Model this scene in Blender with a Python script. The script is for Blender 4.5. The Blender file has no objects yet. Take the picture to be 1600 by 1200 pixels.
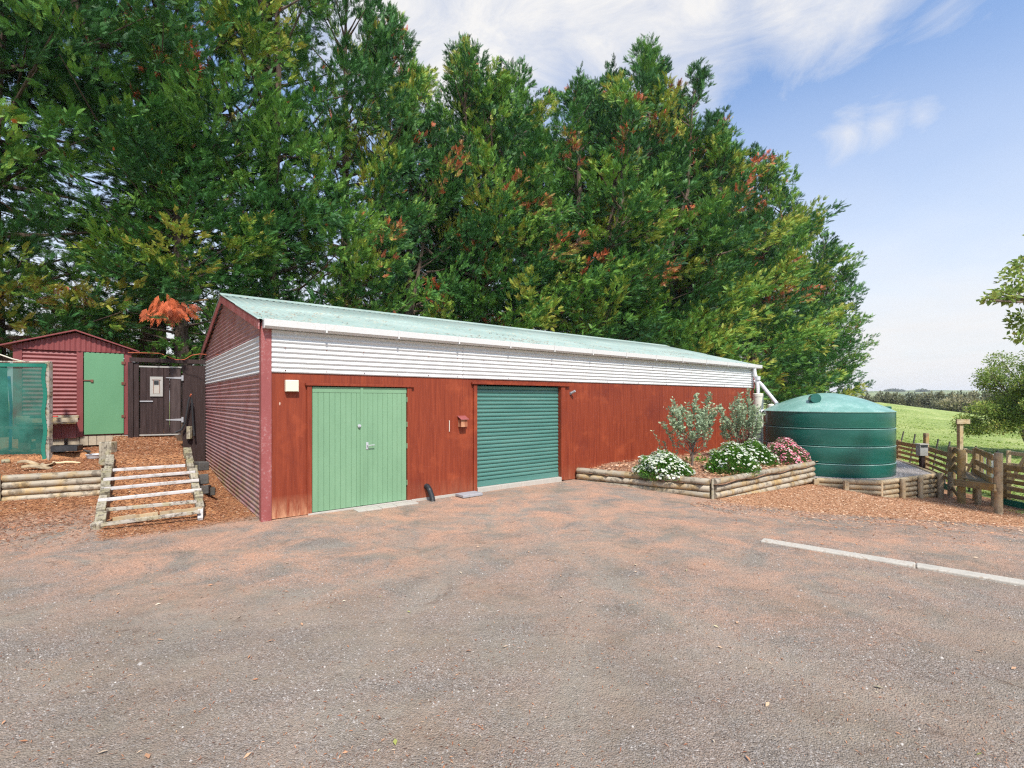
import bpy, math, random
import numpy as np
from mathutils import Vector, Matrix
random.seed(7); rng = np.random.default_rng(11)
S = bpy.context.scene; COL = S.collection
F = 769.0; CAMZ = 1.8; HOR = 626.0
D = Vector((.787, .617, 0)).normalized(); G = Vector((-.617, .787, 0)).normalized()
A = Vector((-3.69, 7.32, 0))
def P(u, v, z=0.0): return A + D*u + G*v + Vector((0, 0, z))
def UV(x, y):
    dx, dy = x-A.x, y-A.y
    return dx*D.x+dy*D.y, dx*G.x+dy*G.y
def at(px, py, Y):            # measured point of the place at depth Y
    return Vector(((px-800)/F*Y, Y, CAMZ-(py-HOR)/F*Y))
def sm(a, b, x):
    t = np.clip((x-a)/(b-a), 0, 1); return t*t*(3-2*t)

# ------------------------------------------------------------------ terrain
SX = [-50, 0, 2, 4, 7.7, 9.4, 12, 20, 60]; SZ = [0, 0, -.02, -.14, -.32, -.62, -.85, -.95, -.95]
def hgt(x, y):
    x = np.asarray(x, float); y = np.asarray(y, float)
    u = (x-A.x)*D.x+(y-A.y)*D.y; v = (x-A.x)*G.x+(y-A.y)*G.y
    base = np.interp(x, SX, SZ)*sm(6., 9.6, y)
    base = base + .012*np.sin(x*1.3+y*.7)*sm(1, 3, y)*(1-sm(9, 11, y))
    # mounding against the low log wall and the needle litter beside the shed
    vw = 3.42+.26*(-1.92-u)
    low = .11*sm(1.6, .1, vw-v)*(u < -1.8)
    low = low + .22*sm(3.0, 6.6, v)*(u < .05)*(u > -1.0)
    base = base + low
    plat_l = .53+.04*(v-vw)+.0*u
    plat_l = np.clip(plat_l, .5, .80)
    v0 = .90+.30*(-.70-u)
    ramp = np.clip((v-v0)*.75/2.42-.045, -.03, .74)+np.clip((v-3.3)*.05, 0, .19)
    inl = (v > vw) & (u < -1.86)
    inr = (u >= -1.86) & (u < -.66) & (v > v0)
    hp = np.where(inl, plat_l, np.where(inr, ramp, -9))
    hp = np.where((u < -1.2) & (v > 5.5) & (v < 7), np.maximum(hp, .72), hp)
    # soil bank falling away to the shed wall
    edge = (u >= -.66) & (u < -.3) & (v > v0+.3)
    t = np.clip((u+.66)/.36, 0, 1)
    rampe = np.clip((v-v0)*.75/2.42-.06, 0, .72)+np.clip((v-3.3)*.05, 0, .19)
    hp = np.where(edge, base*(t)+rampe*(1-t)**1.3, hp)
    h = np.where(hp > -5, np.maximum(hp, base), base)
    h = np.where((v > 7.4) & (u < 0), np.maximum(h, .6), h)
    # paddock: rises gently to a crest and drops behind it
    q = x/np.maximum(y, 1.0)
    far = np.interp(q, [-3, .2, .75, .93, 1.1, 3], [-.6, .3, 1.5, -.4, -1.6, -3.5])
    d = np.hypot(x, y)
    fm = sm(24, 110, d)*(x > 0)
    h = h*(1-fm)+far*fm
    h = h-3.0*sm(112, 150, d)*(x > 0)
    h = h+.05*np.sin(x*.35+y*.2)*sm(20, 40, d)+.03*np.sin(x*.9-y*.6)*sm(20, 40, d)
    return h
def H(x, y): return float(hgt(x, y))

# ------------------------------------------------------------------ materials
MAT = {}
class NT:
    def __init__(s, name):
        m = bpy.data.materials.new(name); m.use_nodes = True; s.m = m; s.t = m.node_tree
        s.b = s.t.nodes['Principled BSDF']; MAT[name] = m
    def n(s, typ, **k):
        nd = s.t.nodes.new(typ)
        for a, b in k.items():
            if a.startswith('i_'):
                key = a[2:]; key = int(key) if key.isdigit() else key.replace('_', ' ')
                nd.inputs[key].default_value = b
            else: setattr(nd, a, b)
        return nd
    def l(s, a, b): s.t.links.new(a, b)
    def coord(s, scale=(1, 1, 1), kind='Object'):
        c = s.n('ShaderNodeTexCoord'); mp = s.n('ShaderNodeMapping'); mp.inputs['Scale'].default_value = scale
        s.l(c.outputs[kind], mp.inputs[0]); return mp.outputs[0]
    def noise(s, vec, scale, detail=6, rough=.6, dist=0):
        nd = s.n('ShaderNodeTexNoise', i_Scale=scale, i_Detail=detail, i_Roughness=rough, i_Distortion=dist)
        if vec is not None: s.l(vec, nd.inputs['Vector'])
        return nd.outputs['Fac']
    def ramp(s, fac, stops):
        r = s.n('ShaderNodeValToRGB'); e = r.color_ramp.elements
        while len(e) < len(stops): e.new(.5)
        for k, (p, c) in enumerate(stops):
            e[k].position = p; e[k].color = (c, c, c, 1) if isinstance(c, (int, float)) else (*c, 1)
        s.l(fac, r.inputs[0]); return r.outputs[0]
    def mix(s, fac, a, b, mode='MIX'):
        m = s.n('ShaderNodeMix', data_type='RGBA', blend_type=mode)
        for sock, val in ((m.inputs[0], fac), (m.inputs[6], a), (m.inputs[7], b)):
            if isinstance(val, (int, float)): sock.default_value = val
            elif isinstance(val, tuple): sock.default_value = (*val, 1)
            else: s.l(val, sock)
        return m.outputs[2]
    def math(s, op, a, b=0.0, clamp=False):
        m = s.n('ShaderNodeMath', operation=op, use_clamp=clamp)
        for sock, val in ((m.inputs[0], a), (m.inputs[1], b)):
            if isinstance(val, (int, float)): sock.default_value = val
            else: s.l(val, sock)
        return m.outputs[0]
    def attr(s, name, out='Fac'):
        return s.n('ShaderNodeAttribute', attribute_name=name).outputs[out]
    def bump(s, hgt_, dist=.01, strength=1.0):
        b = s.n('ShaderNodeBump', i_Strength=strength, i_Distance=dist); s.l(hgt_, b.inputs['Height'])
        s.l(b.outputs[0], s.b.inputs['Normal'])
    def fin(s, col, rough=.7, spec=.4, metal=0.0):
        if isinstance(col, tuple): s.b.inputs['Base Color'].default_value = (*col, 1)
        else: s.l(col, s.b.inputs['Base Color'])
        if isinstance(rough, (int, float)): s.b.inputs['Roughness'].default_value = rough
        else: s.l(rough, s.b.inputs['Roughness'])
        s.b.inputs['Specular IOR Level'].default_value = spec; s.b.inputs['Metallic'].default_value = metal
        return s.m

def painted(name, col, var=.12, rough=.55, grime=(.12, .1, .08), gamt=.25, gscale=2.2, bump=.0015, spec=.35, vscale=(1, 1, .35), low=None):
    n = NT(name); c = n.coord(vscale)
    f = n.noise(c, gscale, 8, .65); f2 = n.noise(n.coord((1, 1, 1)), 35, 4, .6)
    dark = tuple(x*(1-var) for x in col); lite = tuple(min(1, x*(1+var)+.01) for x in col)
    base = n.mix(n.ramp(f, [(.3, 0), (.7, 1)]), dark, lite)
    base = n.mix(n.math('MULTIPLY', n.ramp(n.math('MULTIPLY', f, f2), [(.26, 0), (.42, 1)]), gamt), base, grime)
    if low:                                     # splashed dirt along the bottom of doors
        sp_ = n.n('ShaderNodeSeparateXYZ'); n.l(n.coord((1, 1, 1)), sp_.inputs[0])
        zz_ = n.math('ADD', sp_.outputs[2], n.math('MULTIPLY', n.noise(n.coord((6, 6, 2)), 1.4, 7, .7), -.5))
        base = n.mix(n.ramp(zz_, [(low-.30, .75), (low, 0)]) if low > .3 else n.ramp(zz_, [(0, .75), (max(.01, low), 0)]), base, grime)
    n.bump(f2, bump); return n.fin(base, rough, spec)

# stained plywood of the front wall
n = NT('ply_red'); c = n.coord((14, 14, .8)); cz = n.coord((1, 1, 1))
grain = n.noise(c, 1.6, 8, .65, .6); blotch = n.noise(cz, 1.1, 6, .6, .4); fine = n.noise(n.coord((60, 60, 3)), 1, 5, .6)
col = n.mix(n.ramp(grain, [(.3, 0), (.72, 1)]), (.150, .022, .008), (.265, .048, .017))
col = n.mix(n.ramp(blotch, [(.52, 0), (.75, .7)]), col, (.11, .016, .010))
col = n.mix(n.ramp(n.noise(cz, 2.3, 5, .6), [(.56, 0), (.8, .65)]), col, (.38, .08, .028))
sep = n.n('ShaderNodeSeparateXYZ'); n.l(cz, sep.inputs[0])
low = n.ramp(sep.outputs[2], [(.0, 1), (.36, 0)])
left = n.ramp(n.math('ADD', n.math('MULTIPLY', sep.outputs[0], .787), n.math('MULTIPLY', sep.outputs[1], .617)), [(.55, 1), (.95, .18)])
fade = n.math('MULTIPLY', n.math('MULTIPLY', low, left), n.ramp(n.noise(n.coord((10, 10, 2)), 1, 6, .7), [(.33, 0), (.6, 1)]))
col = n.mix(n.math('MULTIPLY', fade, 1.1, True), col, (.52, .27, .15))
spk = n.noise(n.coord((1, 1, .45)), 9, 2, .5)
col = n.mix(n.ramp(spk, [(.78, 0), (.80, .8)]), col, (.6, .42, .32))
n.bump(n.math('ADD', grain, fine), .003); n.fin(col, .62, .3)

n = NT('corr_maroon'); cz = n.coord((1, 1, 1)); cs = n.coord((1.5, 1.5, 6))
sep = n.n('ShaderNodeSeparateXYZ'); n.l(cz, sep.inputs[0])
f = n.noise(cs, 1.6, 8, .65)
col = n.mix(n.ramp(f, [(.3, 0), (.75, 1)]), (.19, .045, .040), (.38, .135, .12))
lowm = n.ramp(sep.outputs[2], [(.0, 1), (.55, .35), (1, 0)])
col = n.mix(n.math('MULTIPLY', n.ramp(n.noise(cz, 1.4, 7, .7), [(.30, .15), (.58, 1)]), n.ramp(sep.outputs[2], [(.0, 1), (1, .72)])), col, (.40, .26, .255))
col = n.mix(n.math('MULTIPLY', lowm, n.ramp(n.noise(cz, 2.2, 7, .7), [(.44, 0), (.62, .9)])), col, (.22, .22, .08))
col = n.mix(n.ramp(n.noise(n.coord((1, 1, 9)), 4, 3, .6), [(.66, 0), (.74, .5)]), col, (.5, .4, .4))
n.fin(col, .45, .45)

painted('maroon_trim', (.27, .07, .065), .2, .5, (.5, .38, .36), .5)
painted('shed_maroon', (.20, .045, .042), .25, .5, (.09, .03, .03), .5, 3)
painted('corr_white', (.60, .60, .59), .05, .45, (.42, .40, .36), .35, 3, .0008, .4, (.4, .4, 3))
painted('gutter_white', (.56, .55, .53), .04, .35, (.4, .36, .28), .35, 5)
n = NT('roof_green'); cz = n.coord((1, 1, 1)); 
f = n.noise(cz, .8, 8, .65); g2 = n.noise(n.coord((2, 2, 2)), 3.4, 7, .72)
col = n.mix(n.ramp(f, [(.3, 0), (.7, 1)]), (.25, .34, .30), (.39, .475, .425))
col = n.mix(n.ramp(g2, [(.54, 0), (.68, .8)]), col, (.50, .45, .33))
col = n.mix(n.ramp(n.noise(cz, 11, 4, .6), [(.66, 0), (.74, .6)]), col, (.34, .2, .1))
n.bump(g2, .002); n.fin(col, .5, .4)
painted('door_green', (.165, .30, .172), .10, .45, (.17, .25, .15), .3)
painted('shed_door_green', (.11, .265, .135), .05, .4, (.1, .2, .1), .15)
painted('roller_green', (.068, .185, .155), .14, .38, (.16, .21, .17), .4, 2.5, .0006, .45, (.3, .3, 4))
painted('tank_green', (.005, .082, .060), .16, .26, (.03, .17, .14), .3, 1.6, .0006, .45, (.5, .5, 1.6))
painted('tank_roof_sky_dust', (.16, .32, .265), .22, .34, (.42, .50, .46), .7, 2.0, .001, .6, (1, 1, 1))  # paler than the body: sky reflection and dust put into the colour
painted('tank_rim_sky_dust', (.15, .29, .25), .15, .5, (.5, .55, .5), .5)  # pale groove lines: sky glint painted in, with dust on the ledges
painted('pvc_white', (.60, .60, .61), .05, .35, (.4, .38, .33), .3)
painted('pvc_cream', (.62, .60, .50), .06, .4, (.35, .34, .25), .4)
painted('cream_plastic', (.66, .60, .46), .05, .4, (.4, .36, .28), .15)
painted('black_plastic', (.018, .019, .021), .2, .45, (.08, .08, .08), .3)
painted('dark_brown_wood', (.026, .012, .010), .3, .7, (.06, .04, .035), .2, 3, .003, .3, (10, 10, .7))
painted('dark_brown_pale', (.045, .028, .025), .3, .7, (.1, .08, .07), .3, 3, .003, .3, (10, 10, .7))
painted('concrete', (.40, .37, .32), .14, .85, (.26, .2, .15), .5, 4, .003)
painted('kerb_concrete', (.43, .395, .335), .16, .9, (.26, .18, .12), .85, 5, .004)
painted('block', (.40, .34, .25), .18, .9, (.16, .14, .1), .6, 6, .005)
painted('slate_grey', (.3, .3, .31), .15, .7)
painted('metal_grey', (.42, .43, .44), .1, .4, (.2, .17, .14), .3)
painted('rust', (.16, .06, .035), .3, .8)
painted('orange_cord', (.50, .13, .06), .1, .6)
painted('yellow_wood', (.66, .50, .30), .15, .7, (.35, .22, .1), .4, 3, .002, .3, (6, 6, 1))
painted('grey_box', (.33, .32, .29), .15, .6)
painted('white_paint', (.68, .67, .63), .08, .6, (.4, .36, .3), .5)
painted('blue_plastic', (.03, .13, .42), .1, .4)
painted('bright_red', (.55, .05, .035), .1, .4)
painted('rope', (.55, .5, .4), .15, .9)

def woodmat(name, a, b, lichen=(.38, .22, .035), la=.55, dark=(.07, .055, .04), da=.6, ls=2.2):
    n = NT(name); c = n.coord((1.2, 14, 14)); cz = n.coord((1, 1, 1))
    rnd = n.n('ShaderNodeObjectInfo').outputs['Random']
    off = n.n('ShaderNodeVectorMath', operation='ADD'); n.l(cz, off.inputs[0])
    cmb = n.n('ShaderNodeCombineXYZ'); n.l(n.math('MULTIPLY', rnd, 37.0), cmb.inputs[0]); n.l(cmb.outputs[0], off.inputs[1])
    g = n.noise(c, 1.8, 8, .65, .5)
    col = n.mix(n.ramp(g, [(.3, 0), (.7, 1)]), a, b)
    col = n.mix(n.ramp(n.noise(off.outputs[0], ls, 6, .65), [(.47, 0), (.60, la)]), col, lichen)
    col = n.mix(n.ramp(n.noise(off.outputs[0], ls*3.2, 7, .72), [(.51, 0), (.59, da)]), col, dark)
    br = n.math('ADD', n.math('MULTIPLY', rnd, .35), .82)
    hsv = n.n('ShaderNodeHueSaturation'); n.l(br, hsv.inputs['Value']); n.l(col, hsv.inputs['Color'])
    n.bump(g, .006); return n.fin(hsv.outputs[0], .85, .2)
woodmat('log_wood', (.25, .21, .15), (.46, .40, .31))
woodmat('log_brown', (.30, .23, .14), (.48, .385, .26), (.45, .28, .10), .4, (.09, .06, .04), .45)
woodmat('fence_wood', (.25, .18, .095), (.40, .30, .175), (.40, .24, .05), .6, (.08, .06, .045), .4)
woodmat('tread_wood', (.42, .39, .36), (.66, .63, .61), (.40, .32, .22), .25, (.14, .12, .09), .45, 3)
woodmat('tread_mossy', (.28, .24, .19), (.5, .46, .40), (.30, .25, .08), .5, (.08, .06, .045), .8, 4)
woodmat('block_wood', (.20, .17, .125), (.38, .34, .26), (.27, .24, .10), .5, (.06, .05, .035), .8, 5)
woodmat('dark_sleeper', (.05, .048, .045), (.10, .095, .09), (.14, .12, .08), .4)

n = NT('bark'); c = n.coord((7, 7, .9)); g = n.noise(c, 1.6, 8, .7, .4)
col = n.mix(n.ramp(g, [(.32, 0), (.7, 1)]), (.055, .038, .028), (.20, .145, .11)); n.bump(g, .05); n.fin(col, .9, .15)
n = NT('bark_grey'); c = n.coord((9, 9, 2)); g = n.noise(c, 2, 8, .7, .4)
col = n.mix(n.ramp(g, [(.32, 0), (.7, 1)]), (.09, .07, .055), (.26, .20, .16)); n.bump(g, .01); n.fin(col, .9, .15)

def leafmat(name, stops, trans=.25, rough=.55):
    n = NT(name); t = n.attr('tint'); col = n.ramp(t, stops)
    n.fin(col, rough, .3)
    tr = n.n('ShaderNodeBsdfTranslucent'); n.l(col, tr.inputs[0])
    mx = n.n('ShaderNodeMixShader'); mx.inputs[0].default_value = trans
    out = n.t.nodes['Material Output']; n.l(n.b.outputs[0], mx.inputs[1]); n.l(tr.outputs[0], mx.inputs[2]); n.l(mx.outputs[0], out.inputs[0])
    return n.m
leafmat('cypress_leaf', [(0, (.022, .080, .026)), (.33, (.060, .180, .038)), (.60, (.19, .36, .055)), (.72, (.35, .41, .06)), (.82, (.44, .40, .07)), (.86, (.33, .20, .08)), (.92, (.45, .14, .08)), (1, (.62, .14, .05))], .14)
leafmat('broad_leaf', [(0, (.12, .20, .05)), (.5, (.25, .35, .08)), (.8, (.42, .46, .11)), (1, (.54, .45, .12))], .45)
leafmat('silver_leaf', [(0, (.16, .24, .14)), (.5, (.33, .43, .27)), (.85, (.50, .58, .35)), (1, (.54, .60, .24))], .3)
leafmat('bush_leaf', [(0, (.04, .12, .02)), (.6, (.09, .24, .03)), (1, (.24, .40, .05))], .3)
leafmat('pink_bush_leaf', [(0, (.09, .17, .05)), (.6, (.19, .30, .09)), (1, (.40, .26, .16))], .35)
leafmat('petal_white', [(0, (.80, .78, .62)), (.5, (.86, .85, .80)), (1, (.9, .9, .88))], .2)
leafmat('petal_pink', [(0, (.72, .10, .20)), (.4, (.80, .24, .34)), (.75, (.82, .48, .50)), (1, (.86, .76, .68))], .2)
leafmat('needle', [(0, (.10, .04, .022)), (.4, (.30, .12, .06)), (.75, (.48, .22, .11)), (.88, (.55, .36, .22)), (.96, (.62, .52, .38)), (1, (.30, .32, .06))], .1, .8)
leafmat('chips', [(0, (.20, .08, .04)), (.4, (.42, .20, .10)), (.75, (.56, .33, .19)), (1, (.70, .52, .36))], .1, .8)
leafmat('pebble', [(0, (.09, .075, .06)), (.5, (.24, .205, .18)), (.85, (.36, .325, .29)), (1, (.58, .54, .49))], 0, .8)
leafmat('hedge_leaf', [(0, (.11, .125, .08)), (.5, (.20, .20, .11)), (.8, (.30, .27, .14)), (1, (.38, .32, .16))], .25)
leafmat('grass_blade', [(0, (.15, .26, .04)), (.5, (.26, .38, .07)), (1, (.42, .46, .13))], .3)

# yard ground: crushed stone, dust, fallen needles, bark chips
n = NT('yard_ground'); c = n.coord((1, 1, 1)); cst = n.coord((1, .35, 1))
lit = n.attr('litter'); chip = n.attr('chip'); soil = n.attr('soil')
n1 = n.noise(c, .9, 8, .65, .3); n2 = n.noise(c, 7, 6, .7); n3 = n.noise(c, 60, 5, .75); n4 = n.noise(c, 170, 3, .7)
base = n.mix(n.ramp(n1, [(.36, 0), (.62, 1)]), (.195, .155, .112), (.305, .255, .195))
mpt = n.n('ShaderNodeMapping'); mpt.inputs['Rotation'].default_value = (0, 0, math.radians(-32)); mpt.inputs['Scale'].default_value = (.22, 1.5, 1); n.l(c, mpt.inputs[0])
trk = n.noise(mpt.outputs[0], 1.5, 6, .6, .6)
base = n.mix(n.ramp(trk, [(.50, 0), (.66, .75)]), base, (.175, .138, .10))
base = n.mix(n.ramp(trk, [(.28, .7), (.42, 0)]), base, (.33, .285, .23))
base = n.mix(n.ramp(n2, [(.56, 0), (.70, .55)]), base, (.20, .155, .115))
vo = n.n('ShaderNodeTexVoronoi', i_Scale=105.0); n.l(c, vo.inputs['Vector'])
vo2 = n.n('ShaderNodeTexVoronoi', i_Scale=230.0); n.l(c, vo2.inputs['Vector'])
sx = n.n('ShaderNodeSeparateColor'); n.l(vo.outputs['Color'], sx.inputs[0])
sx2 = n.n('ShaderNodeSeparateColor'); n.l(vo2.outputs['Color'], sx2.inputs[0])
stone = n.ramp(sx.outputs[0], [(0, (.075, .06, .05)), (.5, (.215, .185, .16)), (.86, (.34, .305, .275)), (1, (.60, .56, .51))])
stone2 = n.ramp(sx2.outputs[0], [(0, (.085, .062, .048)), (.55, (.235, .195, .165)), (1, (.48, .43, .38))])
gm0 = n.ramp(n.math('ADD', n.math('MULTIPLY', n.noise(c, 1.25, 7, .7), .6), n.math('MULTIPLY', trk, .4)), [(.42, .15), (.56, .95)])
gm = n.math('MULTIPLY', gm0, .85)
base = n.mix(n.math('MULTIPLY', gm, .75), base, stone2)
base = n.mix(n.math('MULTIPLY', gm, n.ramp(sx.outputs[1], [(.6, 0), (.65, .85)])), base, stone)
lm = n.math('MULTIPLY', lit, n.ramp(n.math('ADD', n.math('MULTIPLY', n.noise(c, 1.5, 8, .72, .5), .72), n.math('MULTIPLY', n3, .3)), [(.435, 0), (.60, 1)]), True)
litc = n.mix(n.ramp(n3, [(.35, 0), (.66, 1)]), (.30, .16, .10), (.66, .39, .26))
litc = n.mix(n.ramp(n4, [(.6, 0), (.72, .7)]), litc, (.60, .42, .30))
tk_ = n.attr('track')
base = n.mix(n.math('MULTIPLY', tk_, n.ramp(n2, [(.3, .25), (.6, .75)]), True), base, (.31, .265, .21))
base = n.mix(lm, base, litc)
chc = n.mix(n.ramp(n.noise(c, 45, 6, .75), [(.35, 0), (.65, 1)]), (.30, .13, .06), (.58, .33, .18))
chc = n.mix(n.ramp(n4, [(.56, 0), (.7, .8)]), chc, (.70, .50, .34))
base = n.mix(n.math('MULTIPLY', n.ramp(n.noise(c, 2.1, 8, .75, 1.2), [(.58, 0), (.68, 1)]), .6), base, (.13, .085, .06))
chf = n.ramp(n.math('ADD', n.math('MULTIPLY', chip, .75), n.math('MULTIPLY', n.noise(c, 4, 8, .75), .5)), [(.52, 0), (.80, 1)])
base = n.mix(chf, base, chc)
ndc = n.mix(n.ramp(n.noise(c, 26, 7, .8), [(.38, 0), (.60, 1)]), (.17, .070, .035), (.56, .27, .12))
ndc = n.mix(n.ramp(n2, [(.5, 0), (.65, .55)]), ndc, (.17, .09, .05))
sof = n.ramp(n.math('ADD', n.math('MULTIPLY', soil, .75), n.math('MULTIPLY', n.noise(c, 5, 8, .78), .5)), [(.50, 0), (.78, 1)])
base = n.mix(sof, base, ndc)
n.bump(n.math('ADD', n.math('ADD', n.math('MULTIPLY', n3, .6), n.math('MULTIPLY', vo.outputs['Distance'], -.5)), n.math('MULTIPLY', n2, 1.6)), .016); n.fin(base, .9, .2)

n = NT('grass_ground'); c = n.coord((1, 1, 1)); c2 = n.coord((.25, 1, 1))
a = n.noise(c, .10, 6, .6); b = n.noise(c, .9, 7, .7); d = n.noise(c, 9, 5, .7)
col = n.mix(n.ramp(a, [(.35, 0), (.65, 1)]), (.26, .34, .09), (.42, .46, .17))
col = n.mix(n.ramp(b, [(.45, 0), (.7, .7)]), col, (.10, .20, .03))
col = n.mix(n.ramp(d, [(.5, 0), (.72, .55)]), col, (.36, .40, .14))
n.bump(n.math('ADD', b, d), .12); n.fin(col, .85, .15)
n = NT('hill_ground'); c = n.coord((1, 1, 1)); a = n.noise(c, .012, 7, .65)
col = n.mix(n.ramp(a, [(.42, 0), (.55, 1)]), (.10, .13, .06), (.24, .27, .12)); n.fin(col, .9, .1)
n = NT('bed_soil'); c = n.coord((1, 1, 1)); a = n.noise(c, 26, 7, .75)
col = n.mix(n.ramp(a, [(.35, 0), (.66, 1)]), (.13, .06, .035), (.46, .27, .17)); n.bump(a, .03); n.fin(col, .9, .1)
n = NT('tank_gravel'); c = n.coord((1, 1, 1)); vo = n.n('ShaderNodeTexVoronoi', i_Scale=45.0); n.l(c, vo.inputs['Vector'])
sx = n.n('ShaderNodeSeparateColor'); n.l(vo.outputs['Color'], sx.inputs[0])
col = n.ramp(sx.outputs[0], [(0, (.16, .13, .12)), (.6, (.34, .31, .29)), (1, (.55, .5, .46))]); n.bump(vo.outputs['Distance'], .02); n.fin(col, .9, .15)
# woven shade cloth: holes let part of the light through
n = NT('shade_cloth'); c = n.coord((1, 1, 1)); f = n.noise(c, 2.2, 6, .6)
col = n.mix(n.ramp(f, [(.35, 0), (.7, 1)]), (.008, .085, .062), (.03, .16, .12)); n.fin(col, .6, .3)
tr = n.n('ShaderNodeBsdfTransparent'); mx = n.n('ShaderNodeMixShader'); n.l(n.ramp(f, [(.3, .34), (.7, .14)]), mx.inputs[0])
out = n.t.nodes['Material Output']; n.l(n.b.outputs[0], mx.inputs[1]); n.l(tr.outputs[0], mx.inputs[2]); n.l(mx.outputs[0], out.inputs[0])
painted('cloth_hem', (.005, .15, .10), .2, .6)

# ------------------------------------------------------------------ mesh helpers
def tag(o, label=None, cat=None, group=None, kind=None):
    if label: o['label'] = label
    if cat: o['category'] = cat
    if group: o['group'] = group
    if kind: o['kind'] = kind
    return o
def thing(name, loc, label, cat, group=None):
    o = bpy.data.objects.new(name, None); COL.objects.link(o); o.location = loc; o.empty_display_size = .2
    return tag(o, label, cat, group)
def origin(o):
    v = Vector((0, 0, 0))
    while o is not None: v = v+o.location; o = o.parent
    return v
class MB:
    def __init__(s): s.v = []; s.f = []; s.sm = False
    def box(s, c, half, ax=(D, G, Vector((0, 0, 1)))):
        i = len(s.v); c = Vector(c)
        for sx in (-1, 1):
            for sy in (-1, 1):
                for sz in (-1, 1): s.v.append(c+ax[0]*half[0]*sx+ax[1]*half[1]*sy+ax[2]*half[2]*sz)
        s.f += [[i+a for a in q] for q in ((0, 1, 3, 2), (4, 6, 7, 5), (0, 4, 5, 1), (2, 3, 7, 6), (0, 2, 6, 4), (1, 5, 7, 3))]
        return s
    def ubox(s, u0, u1, v0, v1, z0, z1):          # box in the building's own axes
        return s.box(P((u0+u1)/2, (v0+v1)/2, (z0+z1)/2), ((u1-u0)/2, (v1-v0)/2, (z1-z0)/2))
    def tube(s, pts, rad, seg=12, cap=True):
        pts = [Vector(p) for p in pts]; n0 = len(pts)
        if not hasattr(rad, '__len__'): rad = [rad]*n0
        rings = []; prev = None
        for k, p in enumerate(pts):
            t = (pts[min(k+1, n0-1)]-pts[max(k-1, 0)]).normalized()
            if prev is None:
                r = t.orthogonal().normalized()
            else:
                r = (prev-t*prev.dot(t)).normalized()
            prev = r; b = t.cross(r); i = len(s.v)
            for j in range(seg):
                a = 2*math.pi*j/seg; s.v.append(p+(r*math.cos(a)+b*math.sin(a))*rad[k])
            rings.append(i)
        for k in range(n0-1):
            for j in range(seg):
                a, b2 = rings[k]+j, rings[k]+(j+1) % seg
                s.f.append([a, b2, b2-rings[k]+rings[k+1], a-rings[k]+rings[k+1]])
        if cap:
            s.f.append([rings[0]+j for j in range(seg)][::-1]); s.f.append([rings[-1]+j for j in range(seg)])
        s.sm = True; return s
    def lathe(s, c, prof, seg=64, cap=False):
        c = Vector(c); i = len(s.v)
        for r, z in prof:
            for j in range(seg):
                a = 2*math.pi*j/seg; s.v.append(c+Vector((r*math.cos(a), r*math.sin(a), z)))
        for k in range(len(prof)-1):
            for j in range(seg):
                a = i+k*seg+j; b = i+k*seg+(j+1) % seg; s.f.append([a, b, b+seg, a+seg])
        if cap: s.f.append([i+(len(prof)-1)*seg+j for j in range(seg)])
        s.sm = True; return s
    def poly(s, pts):
        i = len(s.v); s.v += [Vector(p) for p in pts]; s.f.append(list(range(i, i+len(pts)))); return s
    def prism(s, pts, ext):
        i = len(s.v); m = len(pts); ext = Vector(ext)
        s.v += [Vector(p) for p in pts]+[Vector(p)+ext for p in pts]
        s.f.append(list(range(i, i+m))[::-1]); s.f.append(list(range(i+m, i+2*m)))
        for k in range(m): s.f.append([i+k, i+(k+1) % m, i+m+(k+1) % m, i+m+k])
        return s
    def build(s, name, mat, parent=None, loc=None, bevel=0, smooth=None, rot=None):
        o0 = Vector(loc) if loc is not None else (origin(parent) if parent else Vector((0, 0, 0)))
        me = bpy.data.meshes.new(name); me.from_pydata([tuple(v-o0) for v in s.v], [], s.f)
        me.materials.append(MAT[mat]); me.validate()
        o = bpy.data.objects.new(name, me); COL.objects.link(o)
        if parent: o.parent = parent
        o.location = o0-(origin(parent) if parent else Vector((0, 0, 0)))
        if s.sm if smooth is None else smooth:
            for p in me.polygons: p.use_smooth = True
            try: me.set_sharp_from_angle(angle=math.radians(35))
            except Exception: pass
        if bevel:
            b = o.modifiers.new('bevel', 'BEVEL'); b.width = bevel; b.segments = 2; b.limit_method = 'ANGLE'
        return o
def npmesh(name, V, Fq, mat, parent=None, tint=None, loc=None, smooth=False, mesh_only=False):
    me = bpy.data.meshes.new(name); V = np.asarray(V, np.float32); Fq = np.asarray(Fq, np.int32); k = Fq.shape[1]
    me.vertices.add(len(V)); me.vertices.foreach_set('co', V.ravel())
    me.loops.add(Fq.size); me.loops.foreach_set('vertex_index', Fq.ravel())
    me.polygons.add(len(Fq)); me.polygons.foreach_set('loop_start', np.arange(0, Fq.size, k, dtype=np.int32))
    try: me.polygons.foreach_set('loop_total', np.full(len(Fq), k, np.int32))
    except Exception: pass
    me.update(calc_edges=True)
    if smooth: me.polygons.foreach_set('use_smooth', np.ones(len(Fq), bool))
    if tint is not None:
        a = me.attributes.new('tint', 'FLOAT', 'FACE'); a.data.foreach_set('value', np.asarray(tint, np.float32))
    me.materials.append(MAT[mat])
    if mesh_only: return me
    o = bpy.data.objects.new(name, me); COL.objects.link(o)
    if parent: o.parent = parent
    if loc is not None: o.location = loc
    return o
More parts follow.
